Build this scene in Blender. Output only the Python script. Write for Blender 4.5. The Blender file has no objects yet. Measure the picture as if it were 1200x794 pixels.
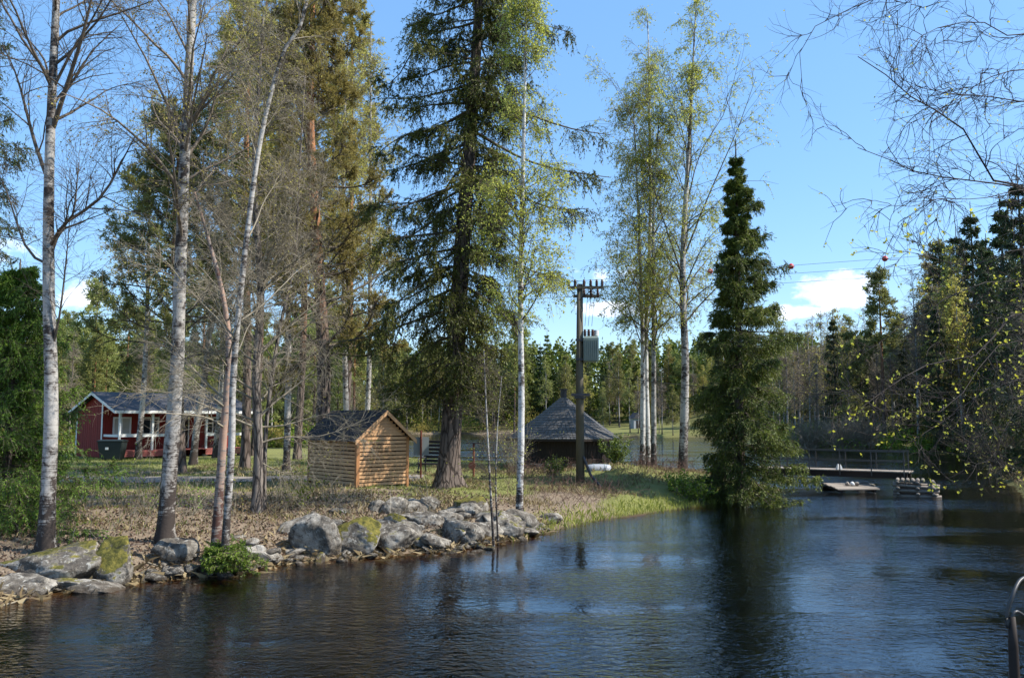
import bpy, math, random
import numpy as np

PI = math.pi
R = math.radians
C = bpy.context.scene
COL = C.collection

# ------------------------------------------------------------------ camera, sky, sun, exposure
PITCH = R(5.3); CAMZ = 3.0; FPX = 1000.0
cam = bpy.data.cameras.new('camera'); camo = bpy.data.objects.new('camera', cam); COL.objects.link(camo)
cam.sensor_width = 36.0; cam.lens = 30.0; cam.clip_start = 0.05; cam.clip_end = 3000
camo.location = (0, 0, CAMZ); camo.rotation_euler = (R(90) + PITCH, 0, 0)
C.camera = camo

SUN_AZ = 96.0; SUN_EL = 47.0
w = bpy.data.worlds.new('World'); C.world = w; w.use_nodes = True
nt = w.node_tree; N = nt.nodes; Lk = nt.links
bg = N['Background']
sky = N.new('ShaderNodeTexSky'); sky.sky_type = 'NISHITA'; sky.sun_disc = False
sky.sun_elevation = R(SUN_EL); sky.sun_rotation = R(SUN_AZ)
sky.altitude = 0; sky.air_density = 1.0; sky.dust_density = 0.6; sky.ozone_density = 1.4
bg.inputs['Strength'].default_value = 0.15


def m_(op, a, b=None, c=None):
    n = N.new('ShaderNodeMath'); n.operation = op
    for i, v in enumerate((a, b, c)):
        if v is None: continue
        if isinstance(v, (int, float)): n.inputs[i].default_value = v
        else: Lk.new(v, n.inputs[i])
    return n.outputs[0]


def px_dir(px, py):
    a = (px - 600) / FPX; b = (397 - py) / FPX
    d = np.array([a, math.cos(PITCH) - b * math.sin(PITCH), math.sin(PITCH) + b * math.cos(PITCH)])
    return d / np.linalg.norm(d)


geo = N.new('ShaderNodeTexCoord')
sep = N.new('ShaderNodeSeparateXYZ'); Lk.new(geo.outputs['Generated'], sep.inputs[0])
mp = N.new('ShaderNodeMapping'); mp.inputs['Scale'].default_value = (1, 1, 1.7); Lk.new(geo.outputs['Generated'], mp.inputs['Vector'])
nz = N.new('ShaderNodeTexNoise'); nz.inputs['Scale'].default_value = 19; nz.inputs['Detail'].default_value = 9
nz.inputs['Roughness'].default_value = 0.62; Lk.new(mp.outputs[0], nz.inputs['Vector'])
nzb = N.new('ShaderNodeTexNoise'); nzb.inputs['Scale'].default_value = 55; nzb.inputs['Detail'].default_value = 5
Lk.new(mp.outputs[0], nzb.inputs['Vector'])
mask = None
for (px, py, hw, hh) in [(985, 343, 50, 24), (935, 366, 36, 10), (712, 322, 42, 13), (725, 362, 50, 12), (98, 345, 30, 18),
                         (-140, 300, 120, 40), (1480, 250, 120, 50)]:
    d = px_dir(px, py)
    rx = np.array([d[1], -d[0]]); rx = rx / np.linalg.norm(rx)
    dx = m_('ADD', m_('MULTIPLY', m_('SUBTRACT', sep.outputs[0], float(d[0])), float(rx[0])),
            m_('MULTIPLY', m_('SUBTRACT', sep.outputs[1], float(d[1])), float(rx[1])))
    dx = m_('DIVIDE', dx, hw / 1000.)
    dz = m_('DIVIDE', m_('SUBTRACT', sep.outputs[2], float(d[2])), hh / 1000.)
    r2 = m_('ADD', m_('MULTIPLY', dx, dx), m_('MULTIPLY', dz, dz))
    f = m_('SUBTRACT', 1.0, r2)
    # only the half of the sphere this cloud is in
    f = m_('SUBTRACT', f, m_('MULTIPLY', m_('LESS_THAN', sep.outputs[1], 0.0), 5.0))
    mask = f if mask is None else m_('MAXIMUM', mask, f)
dens = m_('ADD', m_('MULTIPLY', mask, 0.55), m_('MULTIPLY', m_('SUBTRACT', nz.outputs[0], 0.5), 2.6))
mr = N.new('ShaderNodeMapRange'); mr.interpolation_type = 'SMOOTHSTEP'
mr.inputs['From Min'].default_value = 0.0; mr.inputs['From Max'].default_value = 0.55; Lk.new(dens, mr.inputs['Value'])
gate = m_('MULTIPLY', mr.outputs[0], m_('GREATER_THAN', mask, -0.35))
mixc = N.new('ShaderNodeMixRGB'); mixc.inputs[2].default_value = (6.2, 6.5, 7.0, 1)
Lk.new(m_('MULTIPLY', gate, 0.88), mixc.inputs[0])
shade = N.new('ShaderNodeMixRGB'); shade.inputs[1].default_value = (4.1, 4.7, 5.8, 1); shade.inputs[2].default_value = (6.6, 6.8, 7.1, 1)
Lk.new(m_('MULTIPLY', m_('SUBTRACT', nzb.outputs[0], 0.32), 3.0), shade.inputs[0]); Lk.new(shade.outputs[0], mixc.inputs[2])
hsv = N.new('ShaderNodeHueSaturation'); hsv.inputs['Hue'].default_value = 0.5025; hsv.inputs['Saturation'].default_value = 1.27; hsv.inputs['Value'].default_value = 1.06
Lk.new(sky.outputs[0], hsv.inputs['Color'])
even = N.new('ShaderNodeMixRGB'); even.inputs[0].default_value = .5; even.inputs[2].default_value = (1.15, 2.2, 3.75, 1); Lk.new(hsv.outputs[0], even.inputs[1])
Lk.new(even.outputs[0], mixc.inputs[1]); Lk.new(mixc.outputs[0], bg.inputs['Color'])

sl = bpy.data.lights.new('sun', 'SUN'); slo = bpy.data.objects.new('sun', sl); COL.objects.link(slo)
sl.energy = 4.6; sl.angle = R(0.53); sl.color = (1.0, 0.95, 0.86)
sdir = np.array([math.sin(R(SUN_AZ)) * math.cos(R(SUN_EL)), math.cos(R(SUN_AZ)) * math.cos(R(SUN_EL)), math.sin(R(SUN_EL))])
from mathutils import Vector
slo.rotation_euler = Vector(sdir).to_track_quat('Z', 'Y').to_euler()
C.view_settings.view_transform = 'Standard'; C.view_settings.look = 'None'
C.view_settings.exposure = 0.86; C.view_settings.gamma = 1.0; C.view_settings.use_curve_mapping = False
C.render.engine = 'CYCLES'
C.cycles.use_denoising = True
C.cycles.max_bounces = 6; C.cycles.diffuse_bounces = 2; C.cycles.glossy_bounces = 3
C.cycles.transmission_bounces = 4; C.cycles.transparent_max_bounces = 8; C.cycles.volume_bounces = 0
C.cycles.caustics_reflective = False; C.cycles.caustics_refractive = False
C.cycles.sample_clamp_indirect = 6.0
C.cycles.use_adaptive_sampling = False

# ------------------------------------------------------------------ maths helpers
def at(px, py, Y):
    """world point seen at a photo pixel, standing Y metres ahead"""
    d = px_dir(px, py); s = Y / d[1]
    return np.array([d[0] * s, Y, CAMZ + d[2] * s])


def on(px, py, z=0.0):
    d = px_dir(px, py); s = (z - CAMZ) / d[2]
    return np.array([d[0] * s, d[1] * s, z])


def norm(v):
    return v / np.maximum(np.linalg.norm(v, axis=-1, keepdims=True), 1e-9)


def _h(ix, iy, iz, seed):
    n = (ix * 374761393 + iy * 668265263 + iz * 1442695041 + seed * 974634777) & 0xFFFFFFFF
    n = ((n ^ (n >> 13)) * 1274126177) & 0xFFFFFFFF
    return ((n ^ (n >> 16)) & 0xFFFFFF) / float(0xFFFFFF)


def vnoise(P, seed=0):
    P = np.asarray(P, float); i = np.floor(P).astype(np.int64); f = P - i; f = f * f * (3 - 2 * f)
    r = 0
    for a in (0, 1):
        for b in (0, 1):
            for c in (0, 1):
                wgt = (f[..., 0] if a else 1 - f[..., 0]) * (f[..., 1] if b else 1 - f[..., 1]) * (f[..., 2] if c else 1 - f[..., 2])
                r = r + wgt * _h(i[..., 0] + a, i[..., 1] + b, i[..., 2] + c, seed)
    return r * 2 - 1


def fbm(P, o=4, seed=0):
    P = np.asarray(P, float); r = 0; a = 1.
    for k in range(o):
        r = r + a * vnoise(P * 2 ** k + 17.3 * k, seed + k); a *= .5
    return r


# ------------------------------------------------------------------ mesh helpers
class G:
    def __init__(s): s.V = []; s.Q = []; s.T = []; s.n = 0

    def add(s, V, Q=None, T=None):
        V = np.asarray(V, float).reshape(-1, 3)
        if Q is not None and len(Q): s.Q.append(np.asarray(Q, np.int64).reshape(-1, 4) + s.n)
        if T is not None and len(T): s.T.append(np.asarray(T, np.int64).reshape(-1, 3) + s.n)
        s.V.append(V); s.n += len(V)

    def box(s, o, a, b, c):
        o, a, b, c = (np.asarray(v, float) for v in (o, a, b, c))
        if np.dot(np.cross(a, b), c) < 0: a, b = b, a
        V = [o, o + a, o + a + b, o + b, o + c, o + a + c, o + a + b + c, o + b + c]
        s.add(V, [[0, 3, 2, 1], [4, 5, 6, 7], [0, 1, 5, 4], [1, 2, 6, 5], [2, 3, 7, 6], [3, 0, 4, 7]])

    def bar(s, p, q, wv, hv):
        """box from p to q with cross section wv x hv (vectors), centred"""
        p, q, wv, hv = (np.asarray(v, float) for v in (p, q, wv, hv))
        s.box(p - wv / 2 - hv / 2, q - p, wv, hv)

    def tube(s, pts, rad, sides=8, cap=True):
        P = np.asarray(pts, float)[None]; rr = np.broadcast_to(np.asarray(rad, float), (P.shape[1],))[None]
        n0 = s.n
        tubes(s, P, rr, sides)
        if cap:
            K = P.shape[1]
            for ring, pt, flip in ((0, P[0, 0], True), (K - 1, P[0, -1], False)):
                base = n0 + ring * sides
                s.V.append(pt[None]); c = s.n; s.n += 1
                idx = np.arange(sides); t = np.stack([base + idx, base + (idx + 1) % sides, np.full(sides, c)], 1)
                if flip: t = t[:, [1, 0, 2]]
                s.T.append(t)

    def disc_loft(s, rings):
        """rings: list of (n,3) arrays, closed loops joined in order, caps at both ends"""
        n = len(rings[0]); V = np.concatenate(rings); Q = []
        for k in range(len(rings) - 1):
            for i in range(n):
                j = (i + 1) % n; Q.append([k * n + i, k * n + j, (k + 1) * n + j, (k + 1) * n + i])
        c0 = V[:n].mean(0); c1 = V[-n:].mean(0)
        V = np.concatenate([V, [c0, c1]]); nv = len(V)
        T = [[(i + 1) % n, i, nv - 2] for i in range(n)] + [[(len(rings) - 1) * n + i, (len(rings) - 1) * n + (i + 1) % n, nv - 1] for i in range(n)]
        s.add(V, Q, T)

    def mesh(s, name, mat, smooth=False):
        me = bpy.data.meshes.new(name)
        V = np.concatenate(s.V) if s.V else np.zeros((0, 3))
        Q = np.concatenate(s.Q) if s.Q else np.zeros((0, 4), np.int64)
        T = np.concatenate(s.T) if s.T else np.zeros((0, 3), np.int64)
        me.vertices.add(len(V)); me.vertices.foreach_set('co', V.astype(np.float32).ravel())
        nl = len(Q) * 4 + len(T) * 3
        me.loops.add(nl); me.loops.foreach_set('vertex_index', np.concatenate([Q.ravel(), T.ravel()]).astype(np.int32))
        me.polygons.add(len(Q) + len(T))
        st = np.concatenate([np.arange(len(Q)) * 4, len(Q) * 4 + np.arange(len(T)) * 3]).astype(np.int32)
        me.polygons.foreach_set('loop_start', st)
        me.polygons.foreach_set('use_smooth', np.full(len(Q) + len(T), bool(smooth)))
        me.update(calc_edges=True)
        if mat: me.materials.append(mat)
        return me

    def build(s, name, mat, parent=None, smooth=False):
        o = bpy.data.objects.new(name, s.mesh(name, mat, smooth)); COL.objects.link(o)
        if parent is not None: o.parent = parent
        return o


def tubes(g, P, RR, sides):
    n, K, _ = P.shape
    if n == 0: return
    T = np.empty_like(P); T[:, 1:-1] = P[:, 2:] - P[:, :-2]; T[:, 0] = P[:, 1] - P[:, 0]; T[:, -1] = P[:, -1] - P[:, -2]
    T = norm(T)
    mean = norm(P[:, -1] - P[:, 0])
    ref = np.where(np.abs(mean[:, 2:3]) > .8, np.array([[1., 0, 0]]), np.array([[0, 0, 1.]]))[:, None, :]
    A = norm(np.cross(T, ref)); B = np.cross(T, A)
    th = np.arange(sides) * 2 * PI / sides
    V = P[:, :, None, :] + RR[:, :, None, None] * (np.cos(th)[None, None, :, None] * A[:, :, None, :] + np.sin(th)[None, None, :, None] * B[:, :, None, :])
    base = (np.arange(n) * K * sides)[:, None, None] + (np.arange(K - 1) * sides)[None, :, None]
    i = np.arange(sides)[None, None, :]; j = (i + 1) % sides
    Q = np.stack([base + i, base + j, base + sides + j, base + sides + i], -1).reshape(-1, 4)
    g.add(V.reshape(-1, 3), Q)


def tag(o, label=None, cat=None, group=None, kind=None):
    if label: o['label'] = label
    if cat: o['category'] = cat
    if group: o['group'] = group
    if kind: o['kind'] = kind
    return o


def thing(name, label, cat, loc=(0, 0, 0), group=None, rz=0.):
    o = bpy.data.objects.new(name, None); COL.objects.link(o)
    o.location = tuple(float(v) for v in loc); o.rotation_euler = (0, 0, rz); o.empty_display_size = .2
    return tag(o, label, cat, group)


def dup(root, loc, rz=0., s=1., label=None, group=None, cat=None, tilt=(0, 0)):
    r = root.copy(); COL.objects.link(r); r.location = tuple(float(v) for v in loc); r.rotation_euler = (tilt[0], tilt[1], rz)
    r.scale = (s, s, s) if isinstance(s, (int, float)) else s
    if label: r['label'] = label
    if group: r['group'] = group
    if cat: r['category'] = cat
    for ch in list(root.children):
        c = ch.copy(); COL.objects.link(c); c.parent = r
        for g2 in list(ch.children):
            d = g2.copy(); COL.objects.link(d); d.parent = c
    return r


# ------------------------------------------------------------------ materials
def new_mat(name):
    m = bpy.data.materials.new(name); m.use_nodes = True
    t = m.node_tree; b = t.nodes['Principled BSDF']
    return m, t, b


def nd(t, typ, **kw):
    n = t.nodes.new(typ)
    for k, v in kw.items():
        if k in n.inputs: n.inputs[k].default_value = v
        else: setattr(n, k, v)
    return n


def ramp(t, fac, stops, interp='LINEAR'):
    r = t.nodes.new('ShaderNodeValToRGB'); e = r.color_ramp; e.interpolation = interp
    while len(e.elements) < len(stops): e.elements.new(0.5)
    for el, (p, c) in zip(e.elements, stops):
        el.position = p; el.color = (*c, 1) if len(c) == 3 else c
    t.links.new(fac, r.inputs[0]); return r.outputs[0]


def mixrgb(t, fac, a, b, mode='MIX'):
    n = t.nodes.new('ShaderNodeMixRGB'); n.blend_type = mode
    for i, v in ((0, fac), (1, a), (2, b)):
        if isinstance(v, (int, float)): n.inputs[i].default_value = v
        elif isinstance(v, tuple): n.inputs[i].default_value = (*v, 1)
        else: t.links.new(v, n.inputs[i])
    return n.outputs[0]


def mathn(t, op, a, b=None):
    n = t.nodes.new('ShaderNodeMath'); n.operation = op
    for i, v in enumerate((a, b)):
        if v is None: continue
        if isinstance(v, (int, float)): n.inputs[i].default_value = v
        else: t.links.new(v, n.inputs[i])
    return n.outputs[0]


def coords(t, scale=(1, 1, 1), src='Object'):
    c = t.nodes.new('ShaderNodeTexCoord'); m = t.nodes.new('ShaderNodeMapping'); m.inputs['Scale'].default_value = scale
    t.links.new(c.outputs[src], m.inputs['Vector']); return m.outputs[0]


def noise(t, vec, scale, detail=4, rough=.55, dist=0.):
    n = nd(t, 'ShaderNodeTexNoise'); n.inputs['Scale'].default_value = scale; n.inputs['Detail'].default_value = detail
    n.inputs['Roughness'].default_value = rough; n.inputs['Distortion'].default_value = dist
    t.links.new(vec, n.inputs['Vector']); return n.outputs[0]


def bump(t, b, h, strength=.4, dist=.02):
    n = t.nodes.new('ShaderNodeBump'); n.inputs['Strength'].default_value = strength; n.inputs['Distance'].default_value = dist
    t.links.new(h, n.inputs['Height']); t.links.new(n.outputs[0], b.inputs['Normal']); return n


def leaf_mat(name, stops, transl=.4, rough=.6, big=None, spec=.25):
    """leaves and needles: tone differs from leaf to leaf, light passes through"""
    m, t, b = new_mat(name)
    g = t.nodes.new('ShaderNodeNewGeometry')
    f = g.outputs['Random Per Island']
    if big:
        nn = noise(t, coords(t), big, 2)
        f = mathn(t, 'ADD', mathn(t, 'MULTIPLY', f, .45), mathn(t, 'MULTIPLY', mathn(t, 'SUBTRACT', nn, .22), 1.0))
    oi = t.nodes.new('ShaderNodeObjectInfo')
    col = ramp(t, f, stops)
    h = t.nodes.new('ShaderNodeHueSaturation'); t.links.new(col, h.inputs['Color'])
    t.links.new(mathn(t, 'ADD', mathn(t, 'MULTIPLY', oi.outputs['Random'], .5), .75), h.inputs['Value'])
    t.links.new(mathn(t, 'ADD', mathn(t, 'MULTIPLY', oi.outputs['Random'], .03), .485), h.inputs['Hue'])
    t.links.new(h.outputs[0], b.inputs['Base Color']); b.inputs['Roughness'].default_value = rough
    b.inputs['Specular IOR Level'].default_value = spec
    tr = t.nodes.new('ShaderNodeBsdfTranslucent'); t.links.new(h.outputs[0], tr.inputs[0])
    mx = t.nodes.new('ShaderNodeMixShader'); mx.inputs[0].default_value = transl
    t.links.new(b.outputs[0], mx.inputs[1]); t.links.new(tr.outputs[0], mx.inputs[2])
    t.links.new(mx.outputs[0], t.nodes['Material Output'].inputs['Surface'])
    return m


def simple(name, c, rough=.6, var=.25, nscale=6., metal=0., bmp=0., isl=0., stretch=(1, 1, 1)):
    m, t, b = new_mat(name)
    v = coords(t, stretch); n = noise(t, v, nscale, 5)
    f = mathn(t, 'ADD', mathn(t, 'MULTIPLY', mathn(t, 'SUBTRACT', n, .5), var * 3), 1.)
    if isl:
        g = t.nodes.new('ShaderNodeNewGeometry')
        f = mathn(t, 'MULTIPLY', f, mathn(t, 'ADD', mathn(t, 'MULTIPLY', mathn(t, 'SUBTRACT', g.outputs['Random Per Island'], .5), isl), 1.))
    cc = mixrgb(t, 1., c, (1, 1, 1), 'MULTIPLY'); n2 = cc.node
    vm = t.nodes.new('ShaderNodeVectorMath'); vm.operation = 'SCALE'; vm.inputs[0].default_value = c; t.links.new(f, vm.inputs['Scale'])
    t.nodes.remove(n2)
    t.links.new(vm.outputs[0], b.inputs['Base Color']); b.inputs['Roughness'].default_value = rough; b.inputs['Metallic'].default_value = metal
    b.inputs['Specular IOR Level'].default_value = .3
    if bmp: bump(t, b, n, bmp, .02)
    return m


def birch_bark(name, white=(.45, .425, .39), dark=(.045, .035, .03), amount=.5, zscale=1.):
    m, t, b = new_mat(name)
    v1 = coords(t, (2.2, 2.2, 2.6 * zscale)); n1 = noise(t, v1, 2.4, 7, .7, .6)
    v2 = coords(t, (2, 2, 26 * zscale)); n2 = noise(t, v2, 2.0, 3, .6)
    big = noise(t, coords(t, (1, 1, .5)), 1.1, 3)
    gsep = t.nodes.new('ShaderNodeSeparateXYZ'); t.links.new(coords(t), gsep.inputs[0])
    low = t.nodes.new('ShaderNodeMapRange'); t.links.new(gsep.outputs[2], low.inputs['Value'])
    low.inputs['From Min'].default_value = 0.1; low.inputs['From Max'].default_value = 2.6
    low.inputs['To Min'].default_value = .22; low.inputs['To Max'].default_value = 0.
    s = mathn(t, 'ADD', mathn(t, 'ADD', n1, mathn(t, 'MULTIPLY', mathn(t, 'SUBTRACT', n2, .5), .42)), mathn(t, 'MULTIPLY', mathn(t, 'SUBTRACT', big, .5), 1.))
    s = mathn(t, 'ADD', s, low.outputs[0])
    p = .62 - .16 * amount
    col = ramp(t, s, [(0., white), (p - .1, tuple(c * .82 for c in white)), (p, (.22, .2, .18)), (p + .07, dark), (1., dark)])
    t.links.new(col, b.inputs['Base Color']); b.inputs['Roughness'].default_value = .75
    b.inputs['Specular IOR Level'].default_value = .2
    bump(t, b, n1, .6, .03)
    return m


def rough_bark(name, c1, c2, upper=None, z0=5, z1=9, vs=7):
    m, t, b = new_mat(name)
    v = coords(t, (1, 1, .22)); vo = nd(t, 'ShaderNodeTexVoronoi'); vo.feature = 'DISTANCE_TO_EDGE'; vo.inputs['Scale'].default_value = vs
    n = noise(t, coords(t, (1, 1, .3)), 5, 5); 
    vm = t.nodes.new('ShaderNodeVectorMath'); vm.operation = 'ADD'; t.links.new(v, vm.inputs[0])
    sc = t.nodes.new('ShaderNodeVectorMath'); sc.operation = 'SCALE'; t.links.new(n, sc.inputs[0]); sc.inputs['Scale'].default_value = .15
    t.links.new(sc.outputs[0], vm.inputs[1]); t.links.new(vm.outputs[0], vo.inputs['Vector'])
    f = mathn(t, 'MULTIPLY', mathn(t, 'MINIMUM', mathn(t, 'MULTIPLY', vo.outputs['Distance'], 6.), 1.), mathn(t, 'ADD', n, .2))
    col = ramp(t, f, [(0, c2), (.5, c1), (1, tuple(min(1, x * 1.5) for x in c1))])
    if upper:
        gs = t.nodes.new('ShaderNodeSeparateXYZ'); t.links.new(coords(t), gs.inputs[0])
        r = t.nodes.new('ShaderNodeMapRange'); t.links.new(gs.outputs[2], r.inputs['Value'])
        r.inputs['From Min'].default_value = z0; r.inputs['From Max'].default_value = z1
        up = ramp(t, n, [(.3, tuple(x * .6 for x in upper)), (.6, upper)])
        col = mixrgb(t, r.outputs[0], col, up)
    t.links.new(col, b.inputs['Base Color']); b.inputs['Roughness'].default_value = .85; b.inputs['Specular IOR Level'].default_value = .15
    bump(t, b, f, .8, .04)
    return m


M = {}
M['birch'] = birch_bark('birch_bark', amount=.45)
M['birch_pale'] = birch_bark('birch_bark_pale', (.68, .66, .62), amount=.1)
M['birch_thin'] = birch_bark('birch_bark_thin', (.5, .47, .43), amount=.45, zscale=1.4)
M['alder'] = rough_bark('grey_bark', (.17, .145, .125), (.05, .04, .035))
M['reddish'] = birch_bark('reddish_bark', (.42, .27, .2), (.09, .045, .035), amount=.35)
M['spruce_bark'] = rough_bark('spruce_bark', (.115, .09, .075), (.03, .022, .018))
M['pine_bark'] = rough_bark('pine_bark', (.13, .1, .085), (.035, .025, .02), (.36, .17, .085), 5, 10, 5)
M['twig'] = simple('dark_twigs', (.09, .07, .05), .75, .3, 3)
M['twig_dark'] = simple('near_twigs', (.035, .026, .022), .8, .3, 3)
M['twig_grey'] = simple('grey_twigs', (.24, .205, .15), .8, .35, 3)
M['twig_purple'] = simple('purplish_twigs', (.18, .145, .11), .75, .3, 3)
M['leaf_young'] = leaf_mat('young_birch_leaves', [(0, (.32, .36, .06)), (.5, (.47, .5, .09)), (1, (.6, .61, .14))], .55)
M['leaf_olive'] = leaf_mat('budding_leaves', [(0, (.28, .25, .06)), (.5, (.42, .38, .09)), (1, (.54, .48, .13))], .55)
M['leaf_green'] = leaf_mat('fresh_green_leaves', [(0, (.09, .16, .02)), (.6, (.2, .29, .035)), (1, (.34, .4, .06))], .45)
M['leaf_bud'] = leaf_mat('yellow_buds', [(0, (.3, .26, .03)), (.5, (.5, .45, .06)), (1, (.62, .58, .12))], .5)
M['needle'] = leaf_mat('spruce_needles', [(0, (.02, .034, .01)), (.33, (.06, .085, .016)), (.66, (.17, .2, .03)), (1, (.36, .35, .05))], .3, .5, .5)
M['needle_left'] = leaf_mat('mid_green_spruce_needles', [(0, (.03, .06, .012)), (.4, (.09, .15, .022)), (.8, (.2, .28, .035)), (1, (.34, .4, .05))], .35, .5, .9)  # deep to mid green tones for the young spruce at the left edge
M['needle_green'] = leaf_mat('green_spruce_needles', [(0, (.018, .038, .012)), (.33, (.06, .1, .02)), (.65, (.17, .23, .035)), (1, (.38, .42, .06))], .28, .5, .5)
M['needle_fresh'] = leaf_mat('fresh_spruce_needles', [(0, (.04, .075, .012)), (.4, (.11, .17, .022)), (.8, (.21, .27, .035)), (1, (.32, .36, .05))], .35, .5, .9)
M['needle_dark'] = leaf_mat('dark_spruce_needles', [(0, (.02, .034, .016)), (.5, (.055, .08, .028)), (1, (.16, .18, .055))], .22, .5, .8)
M['needle_pine'] = leaf_mat('pine_needles', [(0, (.12, .14, .05)), (.5, (.25, .27, .08)), (1, (.38, .37, .12))], .4, .5, .7)
M['needle_pine_olive'] = leaf_mat('olive_pine_needles', [(0, (.2, .18, .05)), (.5, (.36, .32, .09)), (1, (.5, .44, .13))], .45, .5, .6)

# ------------------------------------------------------------------ growth helpers
class RG:
    def __init__(s, seed): s.r = np.random.default_rng(seed)
    def u(s, a, b, n=None): return s.r.uniform(a, b, n)
    def n(s, *sh): return s.r.normal(size=sh)


def grow(rg, S, D, L, K, g=0., wig=.1):
    n = len(S); P = np.empty((n, K, 3)); P[:, 0] = S; d = norm(D); L = np.broadcast_to(L, (n,)); st = (L / (K - 1))[:, None]
    for k in range(1, K):
        gk = g[(k - 1) % len(g)] if isinstance(g, (list, tuple)) else g
        d = d + wig * rg.n(n, 3); d[:, 2] += gk; d = norm(d)
        P[:, k] = P[:, k - 1] + d * st
    return P


def sample(P, par, t):
    K = P.shape[1]; f = np.clip(t, 0, .9999) * (K - 1); i = f.astype(int); fr = (f - i)[:, None]
    a = P[par, i]; b = P[par, i + 1]
    return a + (b - a) * fr, norm(b - a)


def spawn(rg, P, n, t0, t1, ang, sd=10, planar=False, pw=1.):
    N0 = len(P); par = np.repeat(np.arange(N0), n); t = t0 + (t1 - t0) * rg.u(0, 1, len(par)) ** pw
    S, T = sample(P, par, t)
    if planar:
        side = norm(np.cross(T, np.array([0, 0, 1.]))) * np.where(rg.u(0, 1, len(par)) < .5, -1, 1)[:, None]
        perp = norm(side + .25 * rg.n(len(par), 3))
    else:
        perp = norm(np.cross(T, rg.n(len(par), 3)))
    a = np.radians(ang + sd * rg.n(len(par)))[:, None]
    return S, np.cos(a) * T + np.sin(a) * perp, t, par


def plen(P): return np.linalg.norm(np.diff(P, axis=1), axis=2).sum(1)


def taper(r0, K, end=.35):
    return np.asarray(r0)[:, None] * (1 - (1 - end) * np.linspace(0, 1, K))[None]


def tufts(g, rg, P, n, ln, wd, ang=35, t0=0.1):
    """small pointed needle sprays all along the twigs"""
    if len(P) == 0: return
    S, D, t, par = spawn(rg, P, n, t0, 1., ang, 14)
    L = ln * rg.u(.6, 1.25, len(S)); W = wd * rg.u(.7, 1.3, len(S))
    side = norm(np.cross(D, rg.n(len(S), 3)))
    mid = S + D * (L * .45)[:, None]
    V = np.stack([S, mid + side * W[:, None] * .5, S + D * L[:, None], mid - side * W[:, None] * .5], 1)
    i = np.arange(len(S))[:, None] * 4
    g.add(V.reshape(-1, 3), i + np.array([[0, 1, 2, 3]]))


def leaves(g, rg, P, n, size, t0=.1, hang=.3, off=.02):
    if len(P) == 0 or n <= 0: return
    if n < 1:
        P = P[rg.u(0, 1, len(P)) < n]; n = 1
        if len(P) == 0: return
    S, D, t, par = spawn(rg, P, int(n), t0, 1., 60, 25)
    L = size * rg.u(.6, 1.3, len(S)); D = D + 0.; D[:, 2] -= hang; D = norm(D); S = S + D * off
    side = norm(np.cross(D, rg.n(len(S), 3)))
    mid = S + D * (L * .4)[:, None]
    V = np.stack([S, mid + side * L[:, None] * .36, S + D * L[:, None], mid - side * L[:, None] * .36], 1)
    i = np.arange(len(S))[:, None] * 4
    g.add(V.reshape(-1, 3), i + np.array([[0, 1, 2, 3]]))


def curve(pts, K=30):
    """smooth path through points"""
    P = np.asarray(pts, float); n = len(P)
    if n == 2: return P[0] + (P[1] - P[0]) * np.linspace(0, 1, K)[:, None]
    E = np.concatenate([[2 * P[0] - P[1]], P, [2 * P[-1] - P[-2]]])
    u = np.linspace(0, n - 1.0001, K); i = u.astype(int); f = (u - i)[:, None]
    p0, p1, p2, p3 = E[i], E[i + 1], E[i + 2], E[i + 3]
    Q = .5 * ((2 * p1) + (-p0 + p2) * f + (2 * p0 - 5 * p1 + 4 * p2 - p3) * f ** 2 + (-p0 + 3 * p1 - 3 * p2 + p3) * f ** 3)
    s = np.concatenate([[0], np.cumsum(np.linalg.norm(np.diff(Q, axis=0), axis=1))]); w_ = np.linspace(0, s[-1], K)   # even spacing along the length
    return np.stack([np.interp(w_, s, Q[:, c]) for c in range(3)], 1)


def trunk_mesh(g, path, r0, rtop, flare=.5, sides=14, seed=0, fh=.35, pw=.85, rough=.05):
    P = curve(path, 60); z = P[:, 2] - P[0, 2]; H = z[-1]
    rr = rtop + (r0 - rtop) * (1 - z / H) ** pw + r0 * flare * np.exp(-z / fh)
    P = P.copy(); P0 = P[0].copy(); P = np.concatenate([[P0 + [0, 0, -.25]], P]); rr = np.concatenate([[rr[0] * 1.15], rr])
    n0 = g.n
    tubes(g, P[None], rr[None], sides)
    V = g.V[-1]; c = np.repeat(P, sides, 0); d = V - c
    k = fbm(V * np.array([3., 3, 1.2]) / max(.35, r0 * 3), 3, seed)
    lob = np.exp(-np.maximum(c[:, 2] - P0[2], 0) / (fh * 1.2))
    th = np.arctan2(d[:, 1], d[:, 0])
    g.V[-1] = c + d * (1 + rough * k + flare * .45 * lob * np.sin(th * 3 + seed) + flare * .25 * lob * np.sin(th * 5 + seed * 2))[:, None]
    return curve(path, 40)


def px_path(pts, Y, base_z):
    """trunk line through photo pixels for a tree standing Y metres off, relative to its base"""
    P = np.array([at(a, b, Y) for a, b in pts]); P[0, 2] = base_z
    return P


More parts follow.
